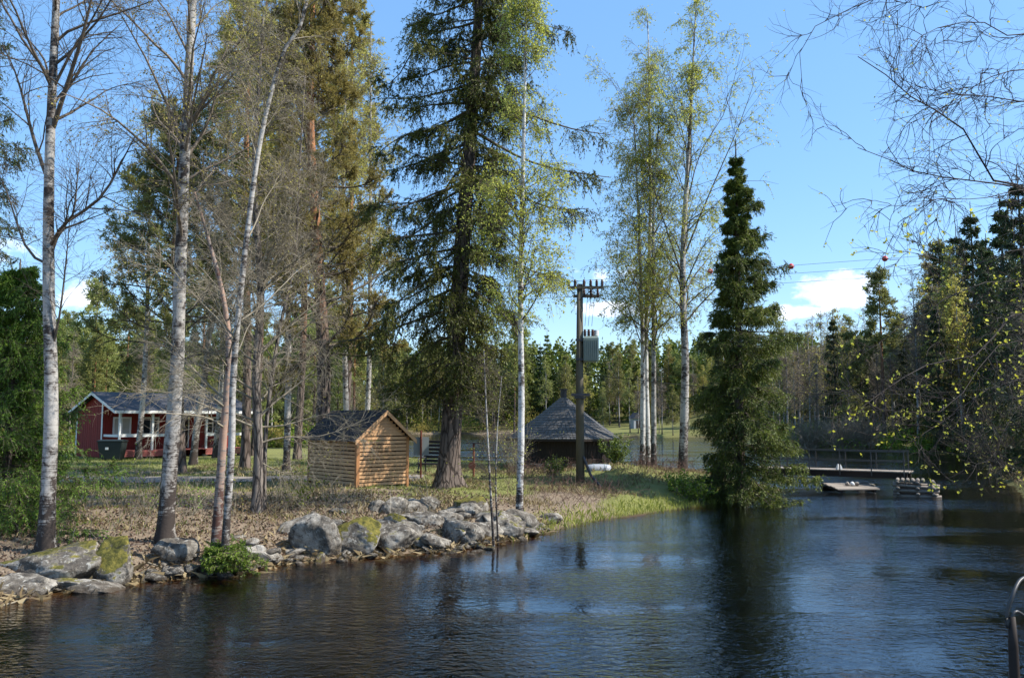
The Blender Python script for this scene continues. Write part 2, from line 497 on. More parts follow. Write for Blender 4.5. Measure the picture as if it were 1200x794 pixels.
# ------------------------------------------------------------------ ground: shoreline and height
S_ = lambda px, py: tuple(on(px, py)[:2])
left_bank = [(-11, -40), (-9.5, 6), S_(-60, 722), S_(0, 706), S_(50, 697), S_(100, 689), S_(160, 681), S_(220, 677), S_(290, 670), S_(350, 658),
             S_(450, 652), S_(540, 643), S_(610, 630), S_(700, 609), S_(820, 592), S_(870, 584), S_(905, 575)]
pen_back = [(11.4, 37), (10.6, 41), (8, 44), (3.5, 46.5), (-1, 49), (-4, 54), (-7.5, 60), (-11, 72), (-16, 88), (-22, 105), (-34, 130), (-30, 155)]
far_shore = [(-12, 165), (6, 160), (14, 142), (24, 136), (33, 132), (31, 112), (26, 96), (26, 84), (31, 77), (38, 71), (33, 60), (25.6, 46), (19, 31), (13, 20.5), (8.6, 13), (7.0, 8), (6.6, -40)]
WATER = np.array(left_bank + pen_back + far_shore)


def shore_dist(x, y):
    """metres inland (positive) or out into the water (negative)"""
    x = np.asarray(x, float); y = np.asarray(y, float)
    best = np.full(x.shape, 1e9); inside = np.zeros(x.shape, bool); n = len(WATER)
    for i in range(n):
        ax, ay = WATER[i]; bx, by = WATER[(i + 1) % n]
        dx, dy = bx - ax, by - ay; L2 = dx * dx + dy * dy
        t = np.clip(((x - ax) * dx + (y - ay) * dy) / L2, 0, 1)
        best = np.minimum(best, (x - ax - t * dx) ** 2 + (y - ay - t * dy) ** 2)
        if ay != by:
            c = ((ay > y) != (by > y)) & (x < (bx - ax) * (y - ay) / (by - ay) + ax)
            inside ^= c
    return np.where(inside, -1, 1) * np.sqrt(best)


def smooth(a, b, v):
    t = np.clip((v - a) / (b - a), 0, 1); return t * t * (3 - 2 * t)


def road_mask(x, y):
    # gravel track crossing behind the birches, left of the shed
    c = 31.2 + .06 * (x + 10) + .5 * np.sin(x * .16)
    return (1 - smooth(1.3, 1.9, np.abs(y - c))) * (1 - smooth(-4.5, -3.0, x))


def ground_h(x, y):
    x = np.asarray(x, float); y = np.asarray(y, float)
    P = np.stack([x, y, np.zeros_like(x)], -1)
    d = shore_dist(x, y) + .35 * fbm(P * .45, 3, 5) * np.exp(-y / 80.)
    left = 1 - smooth(-4.5, 1.5, x)                        # the steeper bouldery part of the bank
    land = smooth(-.1, 1.3, d) * .34 + smooth(.8, 5.5, d) * .42
    land = land * (1 + .1 * left)
    # right bank is steeper and darker
    rb = smooth(4, 9, x) * (1 - smooth(30, 40, y))
    land = land + rb * smooth(0, 4, d) * .9
    bumps = fbm(P * .8, 3, 9) * .07 + fbm(P * 3.1, 3, 11) * .03
    fl = np.maximum(road_mask(x, y), .8 * (smooth(33, 36, y)))
    land = land + bumps * smooth(.0, .8, d) * (1 - .85 * fl)
    # mound between the pole and the trio of birches
    land = land + .42 * np.exp(-(((x - 4.2) / 2.0) ** 2 + ((y - 34) / 1.8) ** 2))
    far = smooth(60, 110, y); hill = smooth(4, 80, d) * 7.5 * far
    rh = smooth(30, 60, x) * smooth(3, 50, d) * 4
    lh = smooth(-30, -70, -x * -1) * 0
    land = land + hill + rh + smooth(60, 200, d) * 5
    bed = -smooth(0, .9, -d) * .16 - smooth(.7, 4.5, -d) * 1.5
    return np.where(d > 0, land, bed + bumps * .3)


def zone(x0, x1, fine, out, step, growth):
    a = list(np.arange(x0, x1 + 1e-6, fine)); s = fine
    v = x1
    while v < out[1]: s *= growth; v += s; a.append(v)
    v = x0; s = fine
    while v > out[0]: s *= growth; v -= s; a.insert(0, v)
    return np.array(a)


xs = zone(-15, 13, .16, (-700, 700), 1, 1.07); ys = zone(11, 42, .16, (-60, 900), 1, 1.06)
X, Y = np.meshgrid(xs, ys); H = ground_h(X.ravel(), Y.ravel()).reshape(X.shape)
g = G(); nx, ny = len(xs), len(ys)
ii = (np.arange(ny - 1)[:, None] * nx + np.arange(nx - 1)[None]).ravel()
g.add(np.stack([X, Y, H], -1).reshape(-1, 3), np.stack([ii, ii + 1, ii + nx + 1, ii + nx], 1))


def attr(me, name, vals):
    a = me.attributes.new(name, 'FLOAT', 'POINT'); a.data.foreach_set('value', vals.astype(np.float32).ravel())


def ground_material():
    m, t, b = new_mat('forest_ground')
    def A(n):
        a = t.nodes.new('ShaderNodeAttribute'); a.attribute_name = n; return a.outputs['Fac']
    v = coords(t)
    n1 = noise(t, v, 1.1, 5, .6); n2 = noise(t, v, 9, 5, .7); n3 = noise(t, v, 34, 4, .7)
    vo = nd(t, 'ShaderNodeTexVoronoi'); vo.inputs['Scale'].default_value = 26; t.links.new(v, vo.inputs['Vector'])
    litter = mixrgb(t, n3, mixrgb(t, n2, (.07, .048, .032), (.25, .19, .13)), (.36, .29, .21))
    litter = mixrgb(t, mathn(t, 'MULTIPLY', vo.outputs['Color'], .4), litter, (.09, .055, .035))
    grass = mixrgb(t, n2, (.075, .11, .022), (.22, .22, .07))
    grass = mixrgb(t, mathn(t, 'MULTIPLY', n3, .5), grass, (.3, .27, .12))
    soil = mixrgb(t, n2, (.05, .032, .02), (.12, .08, .05))
    f = mathn(t, 'ADD', A('grass'), mathn(t, 'MULTIPLY', mathn(t, 'SUBTRACT', n1, .5), 1.1))
    mr = t.nodes.new('ShaderNodeMapRange'); t.links.new(f, mr.inputs['Value']); mr.inputs['From Min'].default_value = .35; mr.inputs['From Max'].default_value = .65
    c = mixrgb(t, mr.outputs[0], litter, grass)
    c = mixrgb(t, A('bare'), c, mixrgb(t, n2, (.2, .155, .11), (.36, .29, .22)))
    c = mixrgb(t, A('shore'), c, soil)
    c = mixrgb(t, A('woods'), c, mixrgb(t, n1, (.04, .035, .014), (.11, .11, .035)))
    t.links.new(c, b.inputs['Base Color']); b.inputs['Roughness'].default_value = .9; b.inputs['Specular IOR Level'].default_value = .15
    bump(t, b, n3, .8, .05)
    return m


M['ground'] = ground_material()
ground = g.build('ground', M['ground'], smooth=True); tag(ground, kind='structure')
D = shore_dist(X.ravel(), Y.ravel()).reshape(X.shape)
gr = smooth(2.2, 4.2, D) * np.where((X > -3.2) | (Y > 26), 1, .25) + smooth(1.5, 4, X) * .8
gr = np.clip(gr * (1 - .6 * np.exp(-((X + 8) / 4.5) ** 2 - ((Y - 20) / 3.2) ** 2)), 0, 1)
attr(ground.data, 'grass', gr)
attr(ground.data, 'bare', np.exp(-((Y - 35.2 - .04 * X) / .9) ** 2) * (X < -5) * .9)
attr(ground.data, 'shore', (1 - smooth(-.25, .35, D)) * 1.)
attr(ground.data, 'woods', smooth(58, 66, Y) * smooth(1, 4, D) * (1 - .75 * np.exp(-((X - 20) / 16.) ** 2 - ((Y - 150) / 25) ** 2)) + smooth(6, 9, X - np.maximum(0, Y - 18) * .35) * (Y < 75) * .9)

# gravel track
g = G(); rx = np.arange(-60, -3.2, .3); rows = np.linspace(-1.45, 1.45, 9)
rc = 31.2 + .06 * (rx + 10) + .5 * np.sin(rx * .16)
RX = np.repeat(rx[:, None], 9, 1); RY = rc[:, None] + rows[None]
RZ = ground_h(RX.ravel(), RY.ravel()).reshape(RX.shape) + .02
i = (np.arange(len(rx) - 1)[:, None] * 9 + np.arange(8)[None]).ravel()
g.add(np.stack([RX, RY, RZ], -1).reshape(-1, 3), np.stack([i, i + 1, i + 10, i + 9], 1)[:, ::-1])
m, t, b = new_mat('gravel'); v = coords(t); n3 = noise(t, v, 40, 4, .8); n1 = noise(t, v, 1.3, 4)
t.links.new(mixrgb(t, n1, mixrgb(t, n3, (.13, .105, .09), (.42, .37, .33)), mixrgb(t, n3, (.1, .08, .06), (.3, .26, .2))), b.inputs['Base Color'])
b.inputs['Roughness'].default_value = .9; bump(t, b, n3, .7, .03)
tag(g.build('gravel_path', m, smooth=True), kind='structure')

# water: a closed body, brown peat water that lets the shallow bed show
g = G(); g.box((-700, -59, -3.2), (1400, 0, 0), (0, 958, 0), (0, 0, 3.2))
m, t, b = new_mat('river_water'); t.nodes.remove(b)
v = coords(t, (1.1, 1.9, 1.))
rip = noise(t, v, 4.2, 3, .55, .5); rip2 = noise(t, coords(t, (.8, 1.2, 1)), 15., 2, .5); swell = noise(t, coords(t, (.5, .8, 1)), .45, 3)
calm = noise(t, coords(t, (.16, .42, 1)), .7, 3, .55, .5)
cm = t.nodes.new('ShaderNodeMapRange'); t.links.new(calm, cm.inputs['Value']); cm.inputs['From Min'].default_value = .4; cm.inputs['From Max'].default_value = .62
cm.inputs['To Min'].default_value = .25; cm.inputs['To Max'].default_value = 1.45
hgt = mathn(t, 'ADD', mathn(t, 'MULTIPLY', mathn(t, 'ADD', rip, mathn(t, 'MULTIPLY', rip2, .3)), cm.outputs[0]), mathn(t, 'MULTIPLY', swell, .8))
bp = t.nodes.new('ShaderNodeBump'); bp.inputs['Strength'].default_value = 1.; bp.inputs['Distance'].default_value = .026; t.links.new(hgt, bp.inputs['Height'])
fr = t.nodes.new('ShaderNodeFresnel'); fr.inputs['IOR'].default_value = 1.4; t.links.new(bp.outputs[0], fr.inputs['Normal'])
gl = t.nodes.new('ShaderNodeBsdfGlossy'); gl.inputs['Roughness'].default_value = .04; gl.inputs['Color'].default_value = (.95, .97, 1, 1); t.links.new(bp.outputs[0], gl.inputs['Normal'])
tr = t.nodes.new('ShaderNodeBsdfTransparent'); tr.inputs['Color'].default_value = (.85, .7, .5, 1)
mx = t.nodes.new('ShaderNodeMixShader'); t.links.new(fr.outputs[0], mx.inputs[0]); t.links.new(tr.outputs[0], mx.inputs[1]); t.links.new(gl.outputs[0], mx.inputs[2])
out = t.nodes['Material Output']; t.links.new(mx.outputs[0], out.inputs['Surface'])
va = t.nodes.new('ShaderNodeVolumeAbsorption'); va.inputs['Color'].default_value = (.5, .25, .06, 1); va.inputs['Density'].default_value = 5.5
t.links.new(va.outputs[0], out.inputs['Volume'])
tag(g.build('water', m), kind='structure')


# ------------------------------------------------------------------ tree builders
def finish_tree(root, gt, gl, gf, bark, twig, leaf, leafname='foliage', limbname='limbs'):
    if gt is not None: gt.build('trunk', bark, root, True)
    if gl is not None and gl.n: gl.build(limbname, twig, root, True)
    if gf is not None and gf.n: gf.build(leafname, leaf, root)


def birch(name, label, cat, path, r0, rtop, seed, nb=42, cb=.3, Lmax=3.5, ang=48, n2=8, n3=6, n4=3, leaf=0, leafsize=.05, leafmat=None,
          bark='birch', twig='twig', droop=-.12, rmin=.004, rise=.05, group=None, flare=.35, extra=None, sides=14, Lpow=.7, tw=.4, limbbark=None, topleaf=None):
    """deciduous tree: trunk along path (world points), limbs, branchlets, fine twigs, buds or small leaves"""
    rg = RG(seed); path = np.asarray(path, float); base = path[0].copy()
    root = thing(name, label, cat, base, group)
    path = path - base
    gt = G(); P0 = trunk_mesh(gt, path, r0, rtop, flare, sides, seed)[None]
    H = plen(P0)[0]
    S, Dv, t, _ = spawn(rg, P0, nb, cb, .99, ang, 12)
    # even spread round the trunk
    az = np.arange(nb) * 2.4 + rg.u(-.5, .5, nb); el = np.radians(90 - ang + 10 * rg.n(nb) + 22 * (t - cb))
    Dv = np.stack([np.cos(az) * np.cos(el), np.sin(az) * np.cos(el), np.sin(el)], 1)
    L1 = Lmax * np.maximum(.12, (1 - (t - cb) / (1 - cb) * .92)) ** Lpow * rg.u(.55, 1.15, nb)
    A = grow(rg, S, Dv, L1, 9, [rise, rise, rise * .5, 0, 0, droop * .4, droop * .7, droop], .09)
    rA = np.interp(t, [0, 1], [r0 * .27, rtop * .75]) * np.clip(L1 / Lmax + .3, .4, 1.1)
    if extra is not None:
        E = np.stack([curve(np.asarray(e) - base, 9) for e, _r in extra]); A = np.concatenate([A, E]); rA = np.concatenate([rA, [r for _, r in extra]])
        L1 = plen(A)
    gl = G(); tubes(gl, A, taper(rA, 9, .2), 6)
    nn = np.full(len(A), n2); nn[nb:] = n2 * 2 if extra is not None else n2
    S, Dv, t2, par = spawn(rg, A, nn, .18, .98, 42, 12)
    kp = rg.u(0, 1, len(par)) < np.clip(L1[par] / (.62 * Lmax), .12, 1.); S, Dv, t2, par = S[kp], Dv[kp], t2[kp], par[kp]
    L2 = L1[par] * .42 * (1.1 - .6 * t2) * rg.u(.5, 1.2, len(par)) + .15
    B = grow(rg, S, Dv, L2, 6, [.02, 0, droop * .5, droop, droop], .13)
    tubes(gl, B, taper(np.maximum(rmin * 1.5, rA[par] * .38 * (1.1 - t2 * .6)), 6, .3), 4)
    S, Dv, t3, par3 = spawn(rg, B, n3, .15, 1., 40, 14)
    L3 = tw * (.3 + .7 * np.clip(L1[par][par3] / (.6 * Lmax), 0, 1)) * rg.u(.6, 1.6, len(par3)) * 1.4
    Cc = grow(rg, S, Dv, L3, 4, [droop * .8, droop * 1.6, droop * 2], .14)
    tubes(gl, Cc, taper(np.full(len(Cc), rmin), 4, .5), 3)
    Dd = None
    if n4:
        S, Dv, t4, par4 = spawn(rg, Cc, n4, .1, 1., 38, 14)
        Dd = grow(rg, S, Dv, tw * rg.u(.3, 1.1, len(S)), 3, [droop * 2, droop * 3], .12)
        tubes(gl, Dd, taper(np.full(len(Dd), rmin * .65), 3, .6), 3)
    gf = G()
    if leaf:
        leaves(gf, rg, Cc, leaf, leafsize)
        if Dd is not None: leaves(gf, rg, Dd, leaf, leafsize)
    finish_tree(root, gt, gl, gf, M[bark], M[twig], leafmat and M[leafmat])
    return root


def spruce(name, label, cat, path, r0, rtop, Lfun, nb, seed, mat='needle', group=None, cb=.08, n2=10, n3=5, tl=.11, tw=.035, nt=9, e0=-12, e1=35,
           hang=.32, gdroop=-.05, tip=.1, bark='spruce_bark', limbr=.03, bias=None, whorl=5, dead=0, extra=None, flare=.5):
    rg = RG(seed); path = np.asarray(path, float); base = path[0].copy(); root = thing(name, label, cat, base, group); path = path - base
    gt = G(); P0 = trunk_mesh(gt, path, r0, rtop, flare, 14, seed, .45)[None]
    k = np.arange(nb); t = cb + (1 - cb) * .955 * ((k // whorl + rg.u(0, .35, nb)) / (nb / whorl)); t = np.clip(t, 0, .99)
    az = k * 2 * PI / whorl + (k // whorl) * 1.1 + rg.u(-.3, .3, nb)
    S, _ = sample(P0, np.zeros(nb, int), t)
    L1 = np.array([Lfun(x) for x in t]) * rg.u(.5, 1.25, nb)
    if bias is not None: L1 = L1 * (1 + bias[0] * np.cos(az - bias[1]))
    el = np.radians(e0 + (e1 - e0) * t ** 1.3 + 6 * rg.n(nb))
    Dv = np.stack([np.cos(az) * np.cos(el), np.sin(az) * np.cos(el), np.sin(el)], 1)
    A = grow(rg, S, Dv, L1, 9, [gdroop, gdroop, gdroop, gdroop * .5, 0, tip * .5, tip, tip], .05)
    rA = limbr * np.clip(L1 / 2.5, .2, 1.2)
    if extra is not None:
        E = np.stack([curve(np.asarray(e) - base, 9) for e, _r in extra]); A = np.concatenate([A, E]); rA = np.concatenate([rA, [r for _, r in extra]])
        L1 = plen(A)
    gl = G(); tubes(gl, A, taper(rA, 9, .2), 5)
    nn2 = n2
    S, Dv, t2, par = spawn(rg, A, nn2, .14, 1., 58, 10, True, .85)
    L2 = (L1[par] * .36 * (1.15 - t2) + .12) * rg.u(.6, 1.25, len(par))
    B = grow(rg, S, Dv, L2, 5, [-.06, -.1, -.1, 0], .07)
    tubes(gl, B, taper(np.full(len(B), .007), 5, .5), 3)
    S, Dv, t3, par3 = spawn(rg, B, n3, .05, 1., 45, 15)
    Dv[:, 2] -= .35
    Cc = grow(rg, S, Dv, hang * np.clip(L1[par][par3] / 1.1, .22, 1.) * rg.u(.4, 1.5, len(S)), 4, [-.2, -.45, -.5], .1)
    tubes(gl, Cc, taper(np.full(len(Cc), .005), 4, .5), 3)
    gf = G()
    tufts(gf, rg, A, int(nt * 2.2), tl, tw, 40, .35); tufts(gf, rg, B, nt, tl, tw, 36); tufts(gf, rg, Cc, nt, tl, tw, 32, 0.)
    if dead:   # bare dead stubs on the lower trunk
        S, Dv, t, _ = spawn(rg, P0, dead, .05, cb + .25, 85, 8); Z = grow(rg, S, Dv, rg.u(.4, 1.5, dead), 5, -.05, .1)
        tubes(gl, Z, taper(np.full(dead, .012), 5, .3), 4)
    finish_tree(root, gt, gl, gf, M[bark], M['twig'], M[mat])
    return root


def pine(name, label, cat, path, r0, rtop, Lfun, nb, seed, mat='needle_pine', group=None, cb=.35, n2=8, n3=6, nt=16, tl=.13, tw=.028, ang=68,
         bark='pine_bark', clump=.3, rise=.05, twig='twig'):
    rg = RG(seed); path = np.asarray(path, float); base = path[0].copy(); root = thing(name, label, cat, base, group); path = path - base
    gt = G(); P0 = trunk_mesh(gt, path, r0, rtop, .3, 14, seed, .4)[None]
    t = cb + (1 - cb) * rg.u(0, 1, nb); t = np.sort(np.clip(t, 0, .985)); az = np.arange(nb) * 2.4 + rg.u(-.5, .5, nb)
    S, _ = sample(P0, np.zeros(nb, int), t)
    L1 = np.array([Lfun((x - cb) / (1 - cb)) for x in t]) * rg.u(.55, 1.2, nb)
    el = np.radians(90 - ang + 10 * rg.n(nb) + 35 * ((t - cb) / (1 - cb)) ** 2)
    Dv = np.stack([np.cos(az) * np.cos(el), np.sin(az) * np.cos(el), np.sin(el)], 1)
    A = grow(rg, S, Dv, L1, 8, [-.04, -.03, 0, rise, rise, rise * 2, rise * 2], .13)
    rA = r0 * .2 * np.clip(L1 / 2.5, .25, 1.2) * (1.1 - .5 * t)
    gl = G(); tubes(gl, A, taper(rA, 8, .25), 6)
    S, Dv, t2, par = spawn(rg, A, n2, .3, 1., 45, 14, False, .8)
    B = grow(rg, S, Dv, L1[par] * .3 * (1.25 - t2) * rg.u(.6, 1.3, len(par)) + .15, 5, [.03, .03, .08, .08], .15)
    tubes(gl, B, taper(rA[par] * .35 + .003, 5, .4), 4)
    S, Dv, t3, par3 = spawn(rg, B, n3, .3, 1., 42, 15)
    Cc = grow(rg, S, Dv, clump * rg.u(.5, 1.3, len(S)), 3, [.1, .15], .15)
    tubes(gl, Cc, taper(np.full(len(Cc), .006), 3, .6), 3)
    gf = G(); tufts(gf, rg, Cc, nt, tl, tw, 48, .15)
    finish_tree(root, gt, gl, gf, M[bark], M[twig], M[mat])
    return root


gh = lambda x, y: float(ground_h(np.array([x]), np.array([y]))[0])


def stem(pts, Y, top_z=None):
    """trunk path through photo pixels at depth Y, standing on the ground, extended upwards to top_z"""
    P = [at(a, b, Y) for a, b in pts]
    P[0][2] = gh(P[0][0], Y)
    if top_z and P[-1][2] < top_z:
        d = norm(P[-1] - P[-2]); e = P[-1] + d * (top_z - P[-1][2]) / max(d[2], .5); P.append(e)
    return np.array(P)


# ------------------------------------------------------------------ the near trees
T1 = birch('birch_tree', 'bare white birch on the bank behind the big slab boulder at far left', 'tree',
      stem([(54, 634), (60, 480), (57, 330), (58, 190), (66, 0)], 16.6, 15.5), .145, .03, 11, nb=26, cb=.55, Lmax=3.2, ang=42, n2=8, n3=6, n4=2, rise=.07, droop=-.06,
      extra=[([at(62, 150, 16.6), at(80, 95, 16.3), at(100, 30, 16.), at(120, -60, 15.8)], .05), ([at(58, 300, 16.6), at(75, 262, 16.7), at(118, 232, 17.), at(158, 160, 17.3)], .045),
             ([at(58, 290, 16.6), at(72, 265, 16.3), at(86, 250, 16.1), at(92, 190, 15.9)], .035), ([at(56, 210, 16.6), at(40, 165, 17.), at(20, 90, 17.4), at(2, 50, 17.8)], .045),
             ([at(57, 310, 16.6), at(30, 290, 16.9), at(0, 205, 17.3), at(-30, 195, 17.6)], .03), ([at(58, 415, 16.6), at(70, 370, 16.5), at(82, 255, 16.4), at(78, 240, 16.4)], .025)])
T2 = birch('birch_tree', 'thick birch with patchy bark on the leaf litter, left of the reddish stem', 'tree',
      stem([(193, 621), (206, 450), (212, 300), (218, 150), (226, 0)], 18., 17), .165, .035, 12, nb=38, cb=.38, Lmax=3.4, ang=45, n2=8, n3=6, n4=2, leaf=2.5, leafsize=.045,
      leafmat='leaf_olive', rise=.06, droop=-.1, twig='twig_purple')
birch('birch_tree', 'slender reddish-barked stem standing directly right of the thick patchy birch', 'tree',
      stem([(252, 632), (261, 520), (268, 420), (262, 350), (240, 265), (228, 225)], 17.2), .1, .02, 13, nb=22, cb=.35, Lmax=1.9, ang=58, n2=7, n3=6, n4=3, bark='reddish', twig='twig_grey',
      rise=.03, droop=-.05, flare=.25, tw=.3)
birch('birch_tree', 'thin white-topped birch curving right above the bright green sapling', 'tree',
      stem([(262, 645), (271, 530), (274, 430), (290, 270), (308, 150), (332, 62), (352, 30), (368, -40)], 16.8, 14), .075, .022, 14, nb=26, cb=.3, Lmax=2.4, ang=52, n2=7, n3=6, n4=2,
      bark='birch_thin', twig='twig_grey', leaf=1.2, leafsize=.04, leafmat='leaf_olive', rise=.03, flare=.3, tw=.34)
birch('alder_tree', 'grey leafless multi-twigged tree whose twigs reach over the shed roof', 'tree',
      stem([(301, 592), (303, 520), (300, 440), (305, 340), (298, 200), (306, 60)], 21.5, 13.5), .125, .03, 15, nb=60, cb=.14, Lmax=3.0, ang=62, n2=8, n3=6, n4=3, bark='alder', twig='twig_grey',
      rise=.02, droop=-.04, tw=.32, leaf=.35, leafsize=.035, leafmat='leaf_olive',
      extra=[([at(302, 520, 21.5), at(330, 512, 21.8), at(380, 510, 22.), at(440, 486, 22.2)], .03), ([at(302, 500, 21.5), at(335, 498, 22), at(385, 485, 22.3), at(425, 502, 22.5)], .025),
             ([at(303, 540, 21.5), at(335, 555, 21.6), at(362, 545, 21.7), at(385, 536, 21.8)], .018), ([at(300, 420, 21.5), at(340, 380, 21.8), at(380, 352, 22), at(430, 345, 22.4)], .035),
             ([at(301, 460, 21.5), at(270, 440, 21.4), at(225, 425, 21.2), at(185, 400, 21)], .03), ([at(300, 400, 21.5), at(260, 350, 21.), at(210, 325, 20.8), at(130, 300, 20.5)], .035)])
birch('alder_tree', 'thin grey stem close against the right side of the grey multi-twigged tree', 'tree',
      stem([(309, 588), (312, 500), (325, 400), (345, 300), (352, 180)], 21.8, 12), .06, .015, 16, nb=40, cb=.2, Lmax=2.2, ang=50, n2=7, n3=6, n4=3, bark='alder', twig='twig_grey', tw=.3)
# trees behind them
pine('pine_tree', 'tall pine with orange upper trunk and olive crown behind the shed', 'tree',
     stem([(378, 520), (379, 420), (371, 280), (364, 150), (366, 20)], 33., 22), .29, .06, lambda s: 3.4 * (1 - s * .75) ** .6, 130, 21, 'needle_pine_olive', cb=.22, n2=9, n3=7, nt=17, tl=.14, tw=.03, ang=72)
pine('pine_tree', 'broad greyish pine standing behind the thick patchy birch', 'tree',
     stem([(212, 540), (208, 400), (205, 280), (210, 180)], 34., 14.6), .22, .05, lambda s: 3.5 * (1 - s * .8) ** .5, 90, 22, 'needle_pine', cb=.3, n2=8, n3=7, nt=15, tl=.15, tw=.032, ang=66)
pine('pine_tree', 'tall thin-trunked pine between the thick birch and the orange-trunked pine', 'tree',
     stem([(288, 530), (290, 400), (287, 250), (292, 60)], 37., 22), .2, .05, lambda s: 2.9 * (1 - s * .7) ** .6, 100, 23, 'needle_pine_olive', cb=.35, n2=8, n3=7, nt=15, tl=.15, tw=.034, ang=62)
birch('birch_tree', 'tall budding birch behind the shed roof, left of the orange-trunked pine', 'tree',
      stem([(336, 545), (338, 400), (334, 200), (340, 30)], 35., 21), .14, .03, 24, nb=60, cb=.3, Lmax=3.4, ang=45, n2=8, n3=6, n4=2, bark='birch_thin', twig='twig_purple', leaf=4, leafsize=.08, leafmat='leaf_olive', rmin=.006)
birch('birch_tree', 'tall purple-twigged birch behind the pine, right of its trunk', 'tree',
      stem([(407, 540), (404, 400), (402, 200), (408, 40)], 40., 21), .14, .03, 25, nb=50, cb=.4, Lmax=3., ang=40, n2=8, n3=6, n4=3, bark='birch_thin', twig='twig_purple', leaf=2, leafsize=.07, leafmat='leaf_olive', rmin=.006)
birch('birch_tree', 'crooked pale young trunk standing in front of the red cabin porch', 'tree',
      stem([(226, 535), (232, 490), (240, 440), (250, 350)], 40., 13), .17, .03, 26, nb=36, cb=.3, Lmax=2.4, ang=50, n2=7, n3=5, n4=2, twig='twig_grey', rmin=.006)

for k, (px, Y, top, kd, lab) in enumerate(((165, 45, 110, 0, 'budding birch far behind the thick patchy birch, left side'), (255, 47, 5, 0, 'tall budding birch filling the gap right of the thick patchy birch'), (350, 45, -40, 1, 'tall golden-green pine just left of the orange-trunked pine'),
                                         (428, 46, 25, 0, 'budding birch between orange-trunked pine and huge spruce'), (300, 50, -10, 1, 'golden-green pine behind the grey multi-twigged tree'), (405, 50, 10, 1, 'golden-green pine behind and right of the orange-trunked pine'))):
    x = (px - 600) / 1000 * Y; zt = at(px, top, Y)[2]; bz = gh(x, Y)
    if kd == 0: birch('birch_tree', lab, 'tree', [(x, Y, bz), (x + .2, Y, bz + 6), (x, Y, zt)], .15, .02, 120 + k, nb=48, cb=.25, Lmax=3.8, ang=46, n2=8, n3=6, n4=0, bark='birch_thin', twig='twig_purple', leaf=4, leafsize=.1, leafmat='leaf_olive', rmin=.007, tw=.5)
    else: pine('pine_tree', lab, 'tree', [(x, Y, bz), (x + .2, Y, bz + 8), (x, Y, zt)], .2, .05, lambda s: 3.2 * (1 - s * .75) ** .6, 80, 130 + k, 'needle_pine_olive', cb=.3, n2=8, n3=6, nt=14, tl=.18, tw=.042, ang=66)

# left edge spruces
spruce('spruce_tree', 'bright green bushy young spruce filling the left edge beside the bank', 'tree',
       [(-10.9, 18.6, gh(-10.9, 18.6)), (-10.9, 18.6, 3.5), (-10.85, 18.6, 6.5)], .1, .012, lambda t: 2.4 * (1 - t) ** .78 * (.75 + .25 * math.sin(t * 21) ** 2) + .05, 125, 31, 'needle_left', cb=.01, n2=14, n3=7, nt=14, tl=.075, tw=.016,
       e0=-8, e1=40, hang=.32, gdroop=-.05, tip=.09, limbr=.02)
spruce('spruce_tree', 'tall dark spruce at the left edge, showing its drooping branches beside the bare birch', 'tree',
       [(-17.2, 25, gh(-17.2, 25)), (-17.2, 25, 9), (-17.1, 25, 18)], .28, .03, lambda t: 3.4 * (1 - t) ** .6 + .2, 130, 32, 'needle_dark', cb=.1, n2=13, n3=7, nt=10, tl=.11, tw=.026, hang=.5)

# big spruce beside the shed
P = stem([(524, 569), (530, 480), (541, 300), (552, 150), (562, 0)], 28., 23)
Yb = 28.
ex = []
for (pts, r) in [
    ([(556, 60, 0), (520, 60, .3), (490, 50, .4), (462, 98, .5), (440, 92, .6)], .05), ([(549, 130, 0), (510, 150, .6), (470, 160, .8), (445, 178, 1)], .06),
    ([(552, 105, 0), (610, 130, -.6), (665, 150, -.9), (715, 158, -1)], .06), ([(549, 150, 0), (610, 185, -.6), (660, 200, -.9), (716, 208, -1)], .06),
    ([(546, 190, 0), (600, 225, -.3), (650, 245, -.5), (690, 244, -.8)], .05), ([(545, 210, 0), (500, 235, .3), (450, 240, .5), (415, 255, .5)], .05),
    ([(541, 270, 0), (500, 275, -.8), (460, 280, -1), (435, 300, -1)], .06), ([(538, 320, 0), (500, 330, -1), (460, 360, -1.4), (440, 400, -1.5)], .055),
    ([(560, 10, 0), (600, 20, -.5), (640, 30, -.8), (668, 38, -1)], .045), ([(537, 350, 0), (500, 350, 1), (470, 380, 1.4), (455, 430, 1.5)], .05),
    ([(536, 330, 0), (570, 350, -1.2), (600, 380, -1.8), (618, 420, -2)], .045), ([(540, 290, 0), (590, 300, -.8), (630, 320, -1), (655, 318, -1.2)], .045)]:
    ex.append(([at(a, b, Yb + dy) for a, b, dy in pts], r))
spruce('spruce_tree', 'huge old spruce with leaning dark trunk and drooping boughs beside the wood shed', 'tree', P, .36, .05,
       lambda t: 3.1 * (1 - max(0, t - .25) * .95) ** .8 if t > .2 else 2.9, 126, 33, 'needle', cb=.16, n2=15, n3=8, nt=14, tl=.105, tw=.029, e0=-26, e1=25, hang=.55, gdroop=-.06, tip=.13,
       limbr=.045, extra=ex, dead=10, flare=.55, bias=(.34, 2.5))
# small spruce by the bridge
spruce('spruce_tree', 'dark conical spruce with boughs down to the water by the footbridge', 'tree',
       stem([(868, 583), (866, 450), (864, 300), (862, 163)], 31.), .19, .015, lambda t: (2.3 * min(1, (1 - t) * 1.6) ** .8 * (1 - t) ** .3 + .05) * (.72 + .28 * math.sin(t * 17) ** 2), 170, 34, 'needle_green', cb=.02, n2=16, n3=8, nt=12, tl=.1, tw=.023,
       e0=-14, e1=38, hang=.34, gdroop=-.05, tip=.12, limbr=.03, bias=(.28, -.3))
